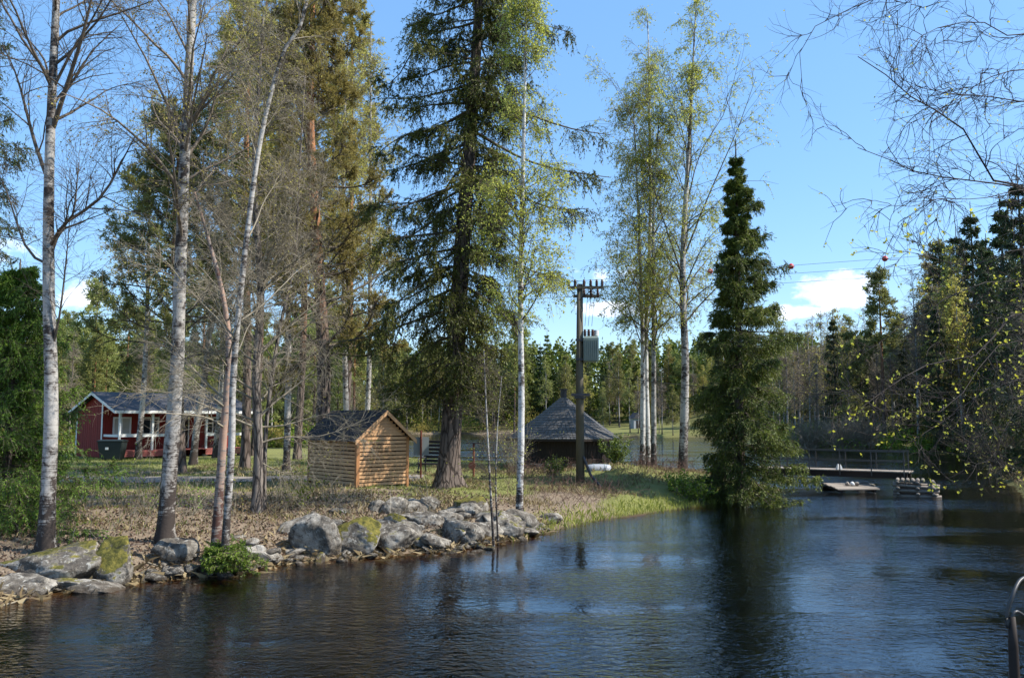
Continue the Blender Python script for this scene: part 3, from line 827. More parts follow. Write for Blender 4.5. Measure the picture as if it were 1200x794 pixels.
# centre birch
birch('birch_tree', 'slim white birch with yellow-green leaves between the great spruce and the round hut', 'tree',
      stem([(608, 599), (611, 480), (610, 330), (614, 150), (616, 40)], 22.7, 15.5), .1, .02, 41, nb=64, cb=.3, Lmax=1.9, ang=48, n2=8, n3=6, n4=2, leaf=3, leafsize=.058, leafmat='leaf_young',
      rise=.05, droop=-.18, bark='birch_pale', flare=.25, rmin=.0035, tw=.34)
birch('sapling', 'very thin bare sapling rising from the mossy bank boulders', 'sapling', stem([(579, 640), (574, 560), (570, 480), (567, 410)], 20.2), .032, .008, 42, nb=20, cb=.3, Lmax=.8, ang=40, n2=5, n3=4, n4=0,
      bark='birch_thin', leaf=.6, leafsize=.04, leafmat='leaf_young', flare=.1, sides=8, rmin=.003)
birch('sapling', 'very thin bare sapling just right of the other bank sapling', 'sapling', stem([(584, 632), (581, 570), (583, 500), (588, 440)], 20.8), .025, .007, 43, nb=18, cb=.3, Lmax=.7, ang=40, n2=5, n3=4, n4=0,
      bark='birch_thin', leaf=.6, leafsize=.04, leafmat='leaf_young', flare=.1, sides=8, rmin=.003)
# trio and the big open birch
kw = dict(n2=8, n3=6, n4=2, rmin=.0055, droop=-.2, rise=.05, flare=.2)
birch('birch_tree', 'leftmost slim white trunk of the birch trio behind the utility pole', 'tree', stem([(753, 543), (753, 400), (748, 250), (742, 120)], 39.5, 17.5), .13, .02, 44, nb=48, cb=.26, Lmax=4.6, ang=46, leaf=3, leafsize=.075, leafmat='leaf_young', bark='birch_pale', twig='twig_purple', **kw)
birch('birch_tree', 'tallest purple-topped trunk of the birch trio behind the utility pole', 'tree', stem([(760, 543), (757, 400), (762, 250), (760, 60), (758, 15)], 40.5, 21.6), .13, .02, 45, nb=52, cb=.28, Lmax=4.0, ang=42, leaf=2, leafsize=.075, leafmat='leaf_young', bark='birch_pale', twig='twig_purple', **kw)
birch('birch_tree', 'rightmost dark-patched trunk of the birch trio behind the utility pole', 'tree', stem([(766, 544), (766, 400), (766, 250), (772, 140)], 38.8, 17), .13, .02, 46, nb=40, cb=.28, Lmax=3.8, ang=44, leaf=3, leafsize=.075, leafmat='leaf_young', bark='birch', **kw)
birch('birch_tree', 'tall open-crowned birch with spreading top left of the conical spruce', 'tree', stem([(800, 551), (803, 430), (800, 310), (808, 160), (815, 15)], 38., 21.3), .2, .02, 47, nb=50, cb=.3, Lmax=5.2, ang=44, leaf=3, leafsize=.075, leafmat='leaf_young', bark='birch_thin',
      extra=[([at(802, 300, 38), at(830, 230, 38), at(865, 150, 38), at(886, 90, 38)], .045), ([at(802, 330, 38), at(775, 250, 37.5), at(745, 150, 37), at(722, 95, 37)], .04), ([at(803, 250, 38), at(820, 180, 38.5), at(850, 130, 39), at(868, 60, 39)], .035)], **kw)

# ------------------------------------------------------------------ materials for built things
M['red_board'] = simple('falu_red_boards', (.21, .024, .018), .75, .12, 5, isl=.25, bmp=.2, stretch=(1, 1, 4))
M['red_deck'] = simple('faded_red_deck', (.3, .09, .075), .7, .12, 6, isl=.2)
M['white_paint'] = simple('white_painted_wood', (.68, .68, .66), .6, .07, 8)
M['roof_felt'] = simple('grey_roofing_sheet', (.055, .055, .062), .7, .2, 3, isl=.12, bmp=.2)
M['black_felt'] = simple('black_roofing_felt', (.022, .022, .026), .8, .2, 6, bmp=.3)
M['new_wood'] = simple('fresh_pine_boards', (.52, .3, .15), .65, .14, 7, isl=.3, bmp=.1, stretch=(1, 1, 3))
M['new_wood_dark'] = simple('stained_shed_frame', (.34, .16, .065), .65, .12, 7, isl=.2, stretch=(4, 4, 1))
M['inside'] = simple('shed_interior', (.06, .035, .02), .9, .2, 5)
M['dark_log'] = simple('dark_stained_boards', (.022, .015, .012), .7, .25, 5, isl=.3, stretch=(4, 4, 1))
M['shingle'] = simple('grey_bitumen_shingles', (.115, .11, .105), .85, .2, 12, isl=.28, bmp=.2)
M['pole'] = simple('weathered_pole', (.12, .105, .075), .85, .25, 6, bmp=.4, stretch=(1, 1, .2))
M['grey_metal'] = simple('grey_green_metal', (.2, .25, .225), .45, .08, 4)
M['dark_metal'] = simple('dark_metal', (.06, .06, .065), .5, .1, 4, metal=.5)
M['porcelain'] = simple('brown_porcelain', (.06, .028, .018), .2, .1, 5)
M['grey_wood'] = simple('weathered_grey_wood', (.2, .17, .14), .8, .2, 6, isl=.4, bmp=.3)
M['pale_concrete'] = simple('pale_rough_board', (.25, .21, .17), .8, .16, 6, isl=.3, bmp=.3)
M['pale_rail'] = simple('galvanised_rail', (.07, .07, .07), .45, .1, 6, metal=.4)
M['bin'] = simple('black_green_plastic', (.02, .028, .028), .45, .1, 4)
M['board'] = simple('grey_board', (.22, .25, .26), .6, .1, 4)
M['rust'] = simple('rusty_red_post', (.2, .06, .035), .8, .3, 8)
M['ball_red'] = simple('red_marker_paint', (.5, .03, .03), .45, .06, 4)
M['pale_tank'] = simple('pale_grey_plastic', (.33, .35, .38), .45, .08, 4)
M['wire'] = simple('black_cable', (.015, .015, .015), .95, .05, 4)
M['curtain'] = simple('pale_curtain', (.45, .45, .42), .9, .1, 4)
m, t, b = new_mat('window_glass'); b.inputs['Base Color'].default_value = (.02, .025, .03, 1); b.inputs['Roughness'].default_value = .06; M['glass'] = m


def V3(*a): return np.array(a, float)


ZU = V3(0, 0, 1)

# ------------------------------------------------------------------ red cabin
def cabin():
    c0 = at(137, 537, 45.5); c0[2] = .82
    th = R(48); u = V3(math.cos(th), math.sin(th), 0); v = V3(-math.sin(th), math.cos(th), 0)
    L, W, PD = 7.6, 5.4, 1.9; ev = 2.62; rise = .92; zf = .3
    root = thing('red_cabin', 'low dark red cabin with white trimmed porch, on the lawn at left', 'cabin', c0)
    P = lambda a, b_, z: u * a + v * b_ + ZU * z
    def boards(g, o, d, length, h0, hfun, nrm, n):
        for i in range(n):
            a = i / n * length; wd = length / n
            h = min(hfun(a), hfun(a + wd))
            g.box(o + d * a + ZU * h0, d * (wd - .012), nrm * (.02 + .008 * (i % 2)), ZU * (h - h0))
    wall = G()
    # solid body behind the boards
    roofz = lambda b_: ev + rise * (1 - abs(b_ - W / 2) / (W / 2))
    wall.disc_loft([np.array([P(0.03 + s, PD, .05), P(.03 + s, W, .05), P(.03 + s, W, roofz(W) - .05), P(.03 + s, W / 2, roofz(W / 2) - .08), P(.03 + s, PD, roofz(PD) - .08)]) for s in (0, L - .06)])
    boards(wall, P(0, PD, 0), v, W - PD, .05, lambda a: roofz(PD + a) - .04, -u, 26)
    boards(wall, P(0, PD, 0), u, L, .05, lambda a: roofz(PD) - .08, -v, 58)
    # gable boards over the open porch end
    for i in range(12):
        a = i * PD / 12; wall.box(P(0, a, roofz(a) - .12 - .3 * (a / PD)), v * (PD / 12 - .012), -u * .02, ZU * (.08 + .3 * a / PD))
    wall.build('wall', M['red_board'], root)
    roof = G(); ov = .35; n = 14
    for sgn in (0, 1):
        for i in range(n):
            for j in range(5):
                a0 = -ov + i * (L + 2 * ov) / n; a1 = a0 + (L + 2 * ov) / n - .006
                f0, f1 = j / 5, (j + 1) / 5
                b0 = (W / 2) * (1 - f0) + (-ov) * f0; b1 = (W / 2) * (1 - f1) + (-ov) * f1
                z0 = ev + rise * (b0 / (W / 2)) + .05 - .008 * 0; z1 = ev + rise * (b1 / (W / 2)) + .05 + .012
                if sgn: b0, b1 = W - b0, W - b1
                roof.box(P(a0, b0, z0), u * (a1 - a0), P(0, b1 - b0, z1 - z0 - .012), ZU * .05)
    r = roof.build('roof', M['roof_felt'], root)
    tr = G()
    for a in (-ov - .03, L + ov):
        for sgn in (0, 1):
            b0, b1 = W / 2, -ov
            z0, z1 = ev + rise + .09, ev + rise * (b1 / (W / 2)) + .09
            if sgn: b1 = W + ov
            tr = G(); tr.box(P(a, b0, z0 - .16), u * .03, P(0, b1 - b0, z1 - z0), ZU * .14); tr.build('barge_board', M['white_paint'], r)
    tr = G(); tr.box(P(-ov, -ov - .03, ev - rise * ov / (W / 2) - .06), u * (L + 2 * ov), v * .028, ZU * .15)
    tr.build('fascia', M['white_paint'], r)
    cb = G()
    for a, b_ in ((-.035, W - .13), (-.035, PD - .02)):
        cb = G(); cb.box(P(a, b_, .05), -u * .02, v * .15, ZU * (roofz(b_) - .25)); cb.build('corner_board', M['white_paint'], root)
    # porch floor and red apron
    dk = G()
    for (a0, a1) in ((.05, 3.5), (5.0, L)):
        for k in range(3): dk.box(P(a0, -.02 - .01 * k, .12 + .115 * k), u * (a1 - a0), v * .03, ZU * .105)
    for i in range(14): dk.box(P(.02, .03 + i * PD / 14, .42), u * (L - .04), v * (PD / 14 - .012), ZU * .035)
    dk.build('porch_deck', M['red_deck'], root)
    for a in (.06, 1.85, 3.45, 5.0, L - .1):
        q = G(); q.box(P(a, .02, .46), u * .1, v * .1, ZU * (ev - .5)); q.build('post', M['white_paint'], root)
    for (a0, a1) in ((.16, 1.85), (1.95, 3.45), (5.1, L - .1)):
        q = G(); q.box(P(a0, .04, 1.18), u * (a1 - a0), v * .05, ZU * .13); q.box(P(a0, .03, 1.31), u * (a1 - a0), v * .09, ZU * .03)
        q.build('railing', M['white_paint'], root)
    q = G(); q.box(P(.03, .1, 1.18), v * (PD - .1), u * .05, ZU * .13); q.build('railing', M['white_paint'], root)
    for a in (.5, 2.1, 5.9):
        q = G(); wv, hv = 1.0, 1.0
        for (x0, z0, sx, sz) in ((0, 0, wv, .09), (0, hv - .09, wv, .09), (0, .09, .09, hv - .18), (wv - .09, .09, .09, hv - .18), (wv / 2 - .03, .09, .06, hv - .18)):
            q.box(P(a + x0, PD - .09, 1.25 + z0), u * sx, v * .045, ZU * sz)
        f = q.build('window', M['white_paint'], root)
        q = G(); q.box(P(a + .08, PD - .06, 1.33), u * (wv - .16), v * .012, ZU * (hv - .16)); q.build('pane', M['curtain'] if a < 1 else M['glass'], f)
    q = G(); q.box(P(3.9, PD - .07, .47), u * .95, v * .03, ZU * 1.95); d = q.build('door', M['dark_log'], root)
    q = G(); q.box(P(3.83, PD - .08, .47), u * .07, v * .035, ZU * 2.03); q.box(P(4.85, PD - .08, .47), u * .07, v * .035, ZU * 2.03); q.box(P(3.9, PD - .08, 2.43), u * .95, v * .035, ZU * .07)
    q.build('door_frame', M['white_paint'], d)
    q = G()
    for a in (.3, 2.7, 5., 7.2):
        for b_ in (.15, PD, W - .3): q = G(); q.box(P(a, b_, -.25), u * .22, v * .22, ZU * .4); q.build('footing', M['pale_concrete'], root)
    # bin
    bp_ = at(131, 541, 44.3); bp_[2] = gh(bp_[0], bp_[1])
    rb = thing('waste_bin', 'dark lidded bin beside the near corner of the red cabin', 'bin', bp_)
    q = G(); rings = []
    for z, s in ((.06, .5), (.95, .62)):
        rings.append(np.array([V3(-s, -s * .55, z), V3(s, -s * .55, z), V3(s, s * .55, z), V3(-s, s * .55, z)]))
    q.disc_loft(rings); q.build('body', M['bin'], rb)
    q = G(); q.disc_loft([np.array([V3(-s, -s * .56, z), V3(s, -s * .56, z), V3(s, s * .56, z), V3(-s, s * .56, z)]) for z, s in ((.955, .65), (1.0, .66), (1.06, .5))]); q.build('lid', M['bin'], rb)
    for sx in (-.4, .4):
        q = G(); th_ = np.linspace(0, 2 * PI, 13)[:-1]
        q.disc_loft([np.stack([np.full(12, sx + dx), .2 + .09 * np.cos(th_), .09 + .09 * np.sin(th_)], 1) for dx in (-.03, .03)]); q.build('wheel', M['dark_metal'], rb)
    q = G(); q.box((-.2, -.37, .55), (.16, 0, 0), (0, .012, 0), (0, 0, .12)); q.build('sticker', M['white_paint'], rb)


cabin()

# ------------------------------------------------------------------ slatted wood shed
def shed():
    c0 = at(418, 574, 26.3); c0[2] = gh(c0[0] - .3, c0[1] + 1) - .02
    th = R(42); u = V3(math.cos(th), math.sin(th), 0); v = V3(-math.sin(th), math.cos(th), 0)
    W, L = 1.86, 2.95; ev = 1.62; ap = 2.38
    root = thing('wood_shed', 'small slatted firewood shed of fresh boards with black felt roof', 'shed', c0)
    P = lambda a, b_, z: u * a + v * b_ + ZU * z
    rz = lambda a: ev + (ap - ev) * (1 - abs(a - W / 2) / (W / 2))
    rg = RG(5)
    n = 13; g = G()
    for k in range(n):
        z = .16 + k * (ev - .1) / n; hh = .085
        g.box(P(-.03, .02, z + rg.u(-.006, .006)), v * (L - .04), -u * .024, ZU * hh)
    g.build('side_wall', M['new_wood'], root)
    g = G()
    for k in range(n):
        z = .12 + k * (ev - .1) / n
        g.box(P(.02, -.028, z + rg.u(-.006, .006)), u * (W - .04), -v * .024, ZU * .085)
    for k in range(8):
        z = ev + .03 + k * .093; half = (W / 2) * (ap - z - .1) / (ap - ev)
        if half > .05: g.box(P(W / 2 - half, -.028, z), u * (2 * half), -v * .022, ZU * .088)
    g.build('front_wall', M['new_wood'], root)
    g = G()
    for k in range(n):
        z = .16 + k * (ev - .1) / n
        g.box(P(W + .005, .02, z), v * (L - .04), u * .024, ZU * .092); g.box(P(.02, L + .005, z), u * (W - .04), v * .024, ZU * .092)
    g.build('back_wall', M['new_wood'], root)
    for (a, b_) in ((-.03, -.03), (W - .06, -.03), (-.03, L - .06), (W - .06, L - .06)):
        g = G(); g.box(P(a - .03, b_ - .03, 0), u * .11, v * .11, ZU * (ev - .02)); g.build('corner_post', M['new_wood_dark'], root)
    g = G()
    for a in (.6, 1.2): g.box(P(a, -.0, .1), u * .06, v * .05, ZU * (rz(a) - .2))
    for b_ in (1.0, 2.0): g.box(P(0.005, b_, .1), v * .06, u * .05, ZU * (ev - .15))
    g.box(P(.005, .05, ev - .06), v * (L - .1), u * .07, ZU * .07); g.box(P(W - .07, .05, ev - .06), v * (L - .1), u * .06, ZU * .07)
    g.build('stud', M['new_wood_dark'], root)
    g = G()      # stacked firewood glimpsed through the gaps
    for i in range(9):
        for j in range(8):
            g.tube([P(.3, .25 + i * .29, .2 + j * .155), P(W - .3, .25 + i * .29 + .02, .2 + j * .155)], .075, 7)
    g.build('firewood', M['inside'], root)
    g = G()
    for i in range(3): g.box(P(.08 + i * .8, .05, .02), u * .08, v * (L - .1), ZU * .08)
    for sx in (.02, W - .18):
        for sy in (0, 1.4, L - .2): g.box(P(sx, sy, -.28), u * .17, v * .17, ZU * .29)
    g.build('base', M['grey_wood'], root)
    rf = G(); ov = .2
    for sgn in (0, 1):
        n_ = 5
        for j in range(n_):
            f0, f1 = j / n_, (j + 1) / n_ + .02
            a0 = W / 2 + (-ov - W / 2) * f0; a1 = W / 2 + (-ov - W / 2) * f1; sl = (ap - ev) / (W / 2)
            z0 = ap + .05 + (a0 - W / 2) * sl; z1 = ap + .05 + (a1 - W / 2) * sl
            if sgn: a0, a1 = W - a0, W - a1
            rf.box(P(a0, -ov, z0 - .004 * j), v * (L + 2 * ov), P(a1 - a0, 0, z1 - z0 + .01), ZU * .03)
    r = rf.build('roof', M['black_felt'], root)
    g = G(); sl = (ap - ev) / (W / 2)
    for b_ in (-ov - .03, L + ov + .002):
        for sgn in (-1, 1):
            a1 = W / 2 + sgn * (W / 2 + ov); g = G(); g.box(P(W / 2, b_, ap - .07), v * .028, P(a1 - W / 2, 0, -(abs(a1 - W / 2)) * sl), ZU * .13); g.build('barge_board', M['new_wood'], r)


shed()

# ------------------------------------------------------------------ round grill hut
def hut():
    cx, cy = 2.45, 40.6; z0 = .86
    root = thing('grill_hut', 'dark eight-sided hut with grey shingled cone roof behind the utility pole', 'hut', (cx, cy, z0))
    n = 8; off = R(10); Rw, Re = 2.25, 2.78; ez, az_ = 1.2, 3.12
    pt = lambda k, r, z: V3(r * math.cos(off + k * 2 * PI / n), r * math.sin(off + k * 2 * PI / n), z)
    g = G(); g.disc_loft([np.array([pt(k, Rw - .05, z) for k in range(n)]) for z in (.1, 1.35)])
    for k in range(n):
        a, b_ = pt(k, Rw, 0), pt(k + 1, Rw, 0); d = (b_ - a); L = np.linalg.norm(d); d = d / L; nr = V3(d[1], -d[0], 0); m_b = 13
        for i in range(m_b): g.box(a + d * (i * L / m_b) + ZU * .12, d * (L / m_b - .012), nr * (.018 + .01 * (i % 2)), ZU * 1.2)
    g.build('wall', M['dark_log'], root)
    rf = G(); rg = RG(8); rows = 17
    prof = lambda f: (Re * (1 - f) + .12 * f, ez + (az_ - ez) * (f ** 1.12))
    for k in range(n):
        for j in range(rows):
            f0, f1 = j / rows, (j + 1.25) / rows
            r0, zz0 = prof(f0); r1, zz1 = prof(min(f1, 1)); tabs = max(1, int(11 * (1 - f0) + 1))
            for i in range(tabs):
                s0, s1 = i / tabs, (i + 1) / tabs - .012
                q = [pt(k, r0, zz0) * (1 - s) + pt(k + 1, r0, zz0) * s for s in (s0, s1)] + [pt(k, r1, zz1) * (1 - s) + pt(k + 1, r1, zz1) * s for s in (s1, s0)]
                up = V3(0, 0, .035 + rg.u(0, .012)); dn = V3(0, 0, .0)
                q2 = [q[0] + up, q[1] + up, q[2] + dn + V3(0, 0, .008), q[3] + dn + V3(0, 0, .008)]
                rf.add(np.array([q[0], q[1], q[2], q[3]] + q2), [[3, 2, 1, 0], [4, 5, 6, 7], [0, 1, 5, 4], [1, 2, 6, 5], [2, 3, 7, 6], [3, 0, 4, 7]])
    r = rf.build('roof', M['shingle'], root)
    g = G()
    for k in range(n):
        a, b_ = pt(k, Re - .01, ez - .09), pt(k + 1, Re - .01, ez - .09); g.box(a, b_ - a, V3(*(-(a + b_)[:2] / np.linalg.norm((a + b_)[:2]) * .03), 0), ZU * .11)
    g.build('fascia', M['dark_log'], r)
    g = G(); g.tube([V3(0, 0, az_ - .3), V3(0, 0, az_ + .34)], .15, 14); c = g.build('chimney', M['dark_metal'], root)
    g = G(); g.tube([V3(0, 0, az_ + .35), V3(0, 0, az_ + .4)], .2, 14); g.build('cap', M['dark_metal'], c)
    for k in range(n):
        q = G(); q.box(pt(k, Rw - .1, -.3) - V3(.12, .12, 0), (.24, 0, 0), (0, .24, 0), (0, 0, .42)); q.build('footing', M['pale_concrete'], root)


hut()

# ------------------------------------------------------------------ utility pole with transformer
def wire(name, label, cat, p, q, sag, r=.012, group=None, par=None):
    g = G(); t = np.linspace(0, 1, 40)[:, None]; P = p + (q - p) * t; P[:, 2] -= 4 * sag * (t * (1 - t))[:, 0]
    g.tube(P, r, 5); o = g.build(name, M['wire'], par); 
    if par is None: tag(o, label, cat, group)
    return o


Yp = 31.; pb = at(680, 556, Yp); pb[2] = gh(pb[0], Yp); ptop = at(682, 333, Yp)
root = thing('utility_pole', 'tall weathered power pole carrying a grey transformer in front of the round hut', 'utility pole', pb)
hp = ptop[2] - pb[2]
g = G(); g.tube([V3(0, 0, -.4), V3(0, 0, hp * .5), V3(.04, 0, hp)], [.16, .14, .11], 14); g.build('pole', M['pole'], root, True)
for (zz, l0, l1, yy) in ((hp - .14, -.42, .9, -.13), (hp - .42, -.2, .75, .14)):
    g = G(); g.box((l0, yy - .05, zz - .05), (l1 - l0, 0, 0), (0, .1, 0), (0, 0, .1)); a = g.build('crossarm', M['pole'], root)
def insulator(x, y, z, par, s=1., up=1):
    q = G(); rings = [(0, .02), (.03, .055), (.05, .03), (.08, .055), (.1, .03), (.13, .055), (.15, .03), (.19, .04), (.21, .01)]
    q.tube([V3(x, y, z + up * h * s) for h, _ in rings], [r * s for _, r in rings], 10); q.build('insulator', M['porcelain'], par, True)
for x in (-.38, -.15, .18, .42, .64, .84): insulator(x, -.13, hp - .09, root, 1.2)
for x in (.2, .45, .7): insulator(x, .14, hp - .37, root, 1.1); insulator(x, .0, hp - .3, root, .9, -1)
g = G()      # strap braces and jumpers
g.tube([V3(.0, -.13, hp - .6), V3(.55, -.13, hp - .16)], .018, 6); g.tube([V3(0, -.13, hp - .6), V3(-.35, -.13, hp - .18)], .018, 6)
for x in (.15, .27, .4): g.tube(curve([V3(x + .2, -.1, hp - .1), V3(x + .12, -.14, hp - .8), V3(x + .05, -.1, hp - 1.55)], 14), .008, 5)
g.build('brace', M['dark_metal'], root)
tz = at(688, 424, Yp)[2] - pb[2]
g = G(); bx0, bx1 = .03, .68
g.disc_loft([np.array([V3(.14 + bx0 - .04 + s, -.28 + s, z), V3(bx1 - s, -.28 + s, z), V3(bx1 - s, .28 - s, z), V3(.1 + bx0 + s, .28 - s, z)]) for z, s in ((tz, .05), (tz + .04, 0), (tz + .86, 0), (tz + .92, .04))])
for i in range(7): g.box((.2 + i * .07, -.33, tz + .08), (.018, 0, 0), (0, .05, 0), (0, 0, .72))
tr_ = g.build('transformer', M['grey_metal'], root)
for x in (.2, .34, .48): insulator(x, -.08, tz + .92, tr_, 1.3)
g = G(); g.tube([V3(.62, 0, tz + .95), V3(.62, 0, tz + 1.16)], .09, 12); g.build('cap', M['white_paint'], tr_)
g = G(); g.box((-.15, -.2, tz + .05), (.35, 0, 0), (0, .07, 0), (0, 0, .08)); g.box((-.15, -.2, tz + .75), (.35, 0, 0), (0, .07, 0), (0, 0, .08)); g.build('bracket', M['dark_metal'], tr_)
zb = at(680, 464, Yp)[2] - pb[2]
g = G(); g.box((-.32, -.22, zb), (.66, 0, 0), (0, .08, 0), (0, 0, .1)); g.box((-.2, -.2, zb - .08), (.4, 0, 0), (0, .1, 0), (0, 0, .06)); g.build('bracket', M['dark_metal'], root)
g = G(); g.tube([V3(.1, -.1, 1.0), V3(.35, -.25, .35), V3(.85, -.5, -.25)], .05, 8); g.build('strut', M['dark_metal'], root)
# cables
pt_ = lambda px, py, Y: at(px, py, Y)
wire('overhead_cable', 'dark cable running left from the power pole at transformer height', 'cable', at(681, 412, Yp), at(-150, 395, 46), .9, .012)
wire('overhead_cable', 'dark cable running right from the power pole below the transformer', 'cable', at(683, 438, Yp), at(1290, 432, 60), 1.2, .013)
for k, (a, b_, label) in enumerate((((832, 318), (1037, 303), 'uppermost of the three thin high wires crossing the sky'), ((832, 327), (1037, 313), 'middle wire of the three thin high wires crossing the sky'), ((832, 337), (1037, 324), 'lowest of the three thin high wires crossing the sky'))):
    p, q = at(*a, 95), at(*b_, 95); dd = q - p
    wire('power_line', label, 'power line', p - dd * 7, q + dd * 4, 0., .02, 'high power line wires')
def ball(px, py, label):
    p = at(px, py, 94.9); o = thing('marker_ball', label, 'marker ball', p, 'red marker balls on the wires'); q = G(); n = 14
    q.tube([V3(0, 0, -.32 * math.cos(a)) for a in np.linspace(0.02, PI - .02, n)], [.32 * math.sin(a) for a in np.linspace(0.02, PI - .02, n)], 20)
    q.build('shell', M['ball_red'], o, True); q = G(); q.tube([V3(-.4, 0, 0), V3(.4, 0, 0)], .05, 8); q.build('clamp', M['dark_metal'], o)
    q = G(); th_ = np.linspace(0, 2 * PI, 25); q.tube(np.stack([.325 * np.cos(th_), .325 * np.sin(th_), 0 * th_], 1), .018, 5, False); q.build('seam', M['white_paint'], o)
ball(832, 318, 'leftmost red marker ball, seen against the conical spruce'); ball(927, 312, 'middle red marker ball in open sky right of the spruce top'); ball(1037, 303, 'rightmost red marker ball right above the distant conifer')

# ------------------------------------------------------------------ bench, notice board, posts, drum
Yb2 = 33.
p = at(510, 553, Yb2); p[2] = gh(p[0], Yb2)
root = thing('bench', 'dark slatted bench with high back left of the huge spruce trunk', 'bench', p, None, R(-28))
for k in range(6):
    q = G(); q.box((-.75, .28 + k * .03, .5 + k * .145), (1.5, 0, 0), (0, .03, .01), (0, .02, .085)); q.build('back_slat', M['dark_log'], root)
for k in range(4):
    q = G(); q.box((-.75, -.2 + k * .115, .42), (1.5, 0, 0), (0, .095, 0), (0, 0, .035)); q.build('seat_slat', M['dark_log'], root)
for x in (-.62, .56):
    q = G(); q.tube(curve([V3(x, -.22, -.02), V3(x, -.25, .2), V3(x, -.15, .4), V3(x, .2, .4)], 10), .035, 6); q.tube([V3(x, .32, -.02), V3(x, .24, .4), V3(x, .48, 1.35)], .03, 6)
    q.tube(curve([V3(x, .3, .66), V3(x, 0, .68), V3(x, -.25, .62), V3(x, -.2, .42)], 10), .028, 6); q.build('leg', M['dark_metal'], root)
p = at(493, 560, 31.5); p[2] = gh(p[0], 31.5)
root = thing('notice_board', 'grey blank board on a thin post between shed and huge spruce', 'notice board', p, None, R(8))
q = G(); q.tube([V3(0, 0, -.2), V3(0, 0, 1.75)], .035, 8); q.build('post', M['rust'], root)
q = G(); q.box((-.27, .04, .85), (.56, 0, 0), (0, .03, 0), (0, 0, .66)); q.build('board', M['board'], root)
p = at(555, 552, 33); p[2] = gh(p[0], 33)
root = thing('lifebuoy_post', 'thin rusty post with small roof and red round float right of the huge spruce', 'post', p)
q = G(); q.tube([V3(0, 0, -.2), V3(0, 0, 1.25)], .04, 8); q.build('post', M['rust'], root)
q = G(); q.box((-.28, -.12, 1.25), (.56, 0, 0), (0, .24, 0), (0, 0, .04)); q.build('roof', M['black_felt'], root)
q = G(); q.tube([V3(-.06, -.06, .42), V3(-.06, -.12, .42)], .14, 14); q.build('float', M['rust'], root)
p = at(702, 549, 33.4); p[2] = gh(p[0], 33.4) - .08
root = thing('drum', 'pale grey rounded drum lying on its side behind the power pole', 'drum', p)
q = G(); q.tube([V3(-.48, 0, .05), V3(-.44, 0, .05), V3(-.2, 0, .05), V3(.2, 0, .05), V3(.42, .02, .05), V3(.47, .02, .05)], [.13, .2, .225, .225, .2, .12], 16); q.build('body', M['pale_tank'], root, True)
q = G(); q.tube([V3(-.21, 0, .05), V3(-.19, 0, .05)], .232, 16); q.tube([V3(.19, 0, .05), V3(.21, 0, .05)], .232, 16); q.build('band', M['grey_metal'], root)

# ------------------------------------------------------------------ footbridge, crib, raft
dl = at(905, 551, 37.6); dr = at(1066, 555, 34.6)
ax = norm(np.array([dr[0] - dl[0], dr[1] - dl[1], 0])); ay = V3(-ax[1], ax[0], 0); Ld = np.linalg.norm((dr - dl)[:2])
zdk = .86
root = thing('footbridge', 'narrow plank footbridge with thin railing reaching out over the water', 'footbridge', (dl[0], dl[1], zdk))
P = lambda a, b_, z: ax * a + ay * b_ + ZU * z
g = G(); rg = RG(3); n = 44
for i in range(n): g.box(P(-.8 + i * (Ld + .8) / n, -.02 - rg.u(0, .03), -.05), ax * ((Ld + .8) / n - .012), ay * 1.15, ZU * .045)
g.build('deck', M['pale_concrete'], root)
g = G()
for b_ in (.02, .95): g.box(P(-.8, b_, -.29), ax * (Ld + .7), ay * .14, ZU * .235)
g.build('beam', M['dark_log'], root)
for b_ in (-.04, 1.1):
    for k in range(5):
        a = Ld * (.06 + k * .225) ; q = G(); q.box(P(a, b_, -.22), ax * .045, ay * .035, ZU * 1.02); q.build('rail_post', M['pale_rail'], root)
    for zz in (.76, .36):
        q = G(); q.box(P(-.7, b_ + .036, zz), ax * (Ld + .55), ay * .03, ZU * (.055 if zz > .5 else .035)); q.build('handrail', M['pale_rail'], root)
q = G(); q.disc_loft([np.array([V3(-s, -s, z), V3(s, -s, z), V3(s, s, z), V3(-s, s, z)]) for z, s in ((0, .11), (.1, .09), (.22, .05))])
o = q.build('white_bag', M['white_paint']); o.location = tuple(np.array([dl[0], dl[1], zdk]) + P(Ld * .5, .2, .0)); tag(o, 'small white bag left on the footbridge deck', 'bag')
# log crib
cc = at(1072, 580, 33.6); cc[2] = -.3
root = thing('log_crib', 'stacked grey log crib standing in the water under the bridge end', 'log crib', cc, None, R(-24)); root.scale = (1, 1, .8)
rg = RG(4)
for k in range(8):
    z = .1 + k * .135
    if k % 2 == 0:
        for yv in (-.45, .5):
            q = G(); e = .14 * (8 - k) / 8; q.tube([V3(-.72 + rg.u(-.08, .05), yv, z), V3(.8 + e * (yv < 0) + rg.u(-.05, .12), yv, z + rg.u(-.02, .02) - (.1 if k > 5 else 0))], rg.u(.075, .095), 9); q.build('log', M['grey_wood'], root, True)
    else:
        for xv in (-.6, .1, .66):
            q = G(); q.tube([V3(xv, -.6 + rg.u(-.06, .05), z), V3(xv, .65, z)], rg.u(.07, .085), 9); q.build('log', M['grey_wood'], root, True)
q = G()
for xv in np.linspace(-.6, .3, 6): q.tube([V3(xv, -.5, 1.12), V3(xv + .02, .5, 1.13)], .07, 8)
q.build('top_log', M['grey_wood'], root, True)
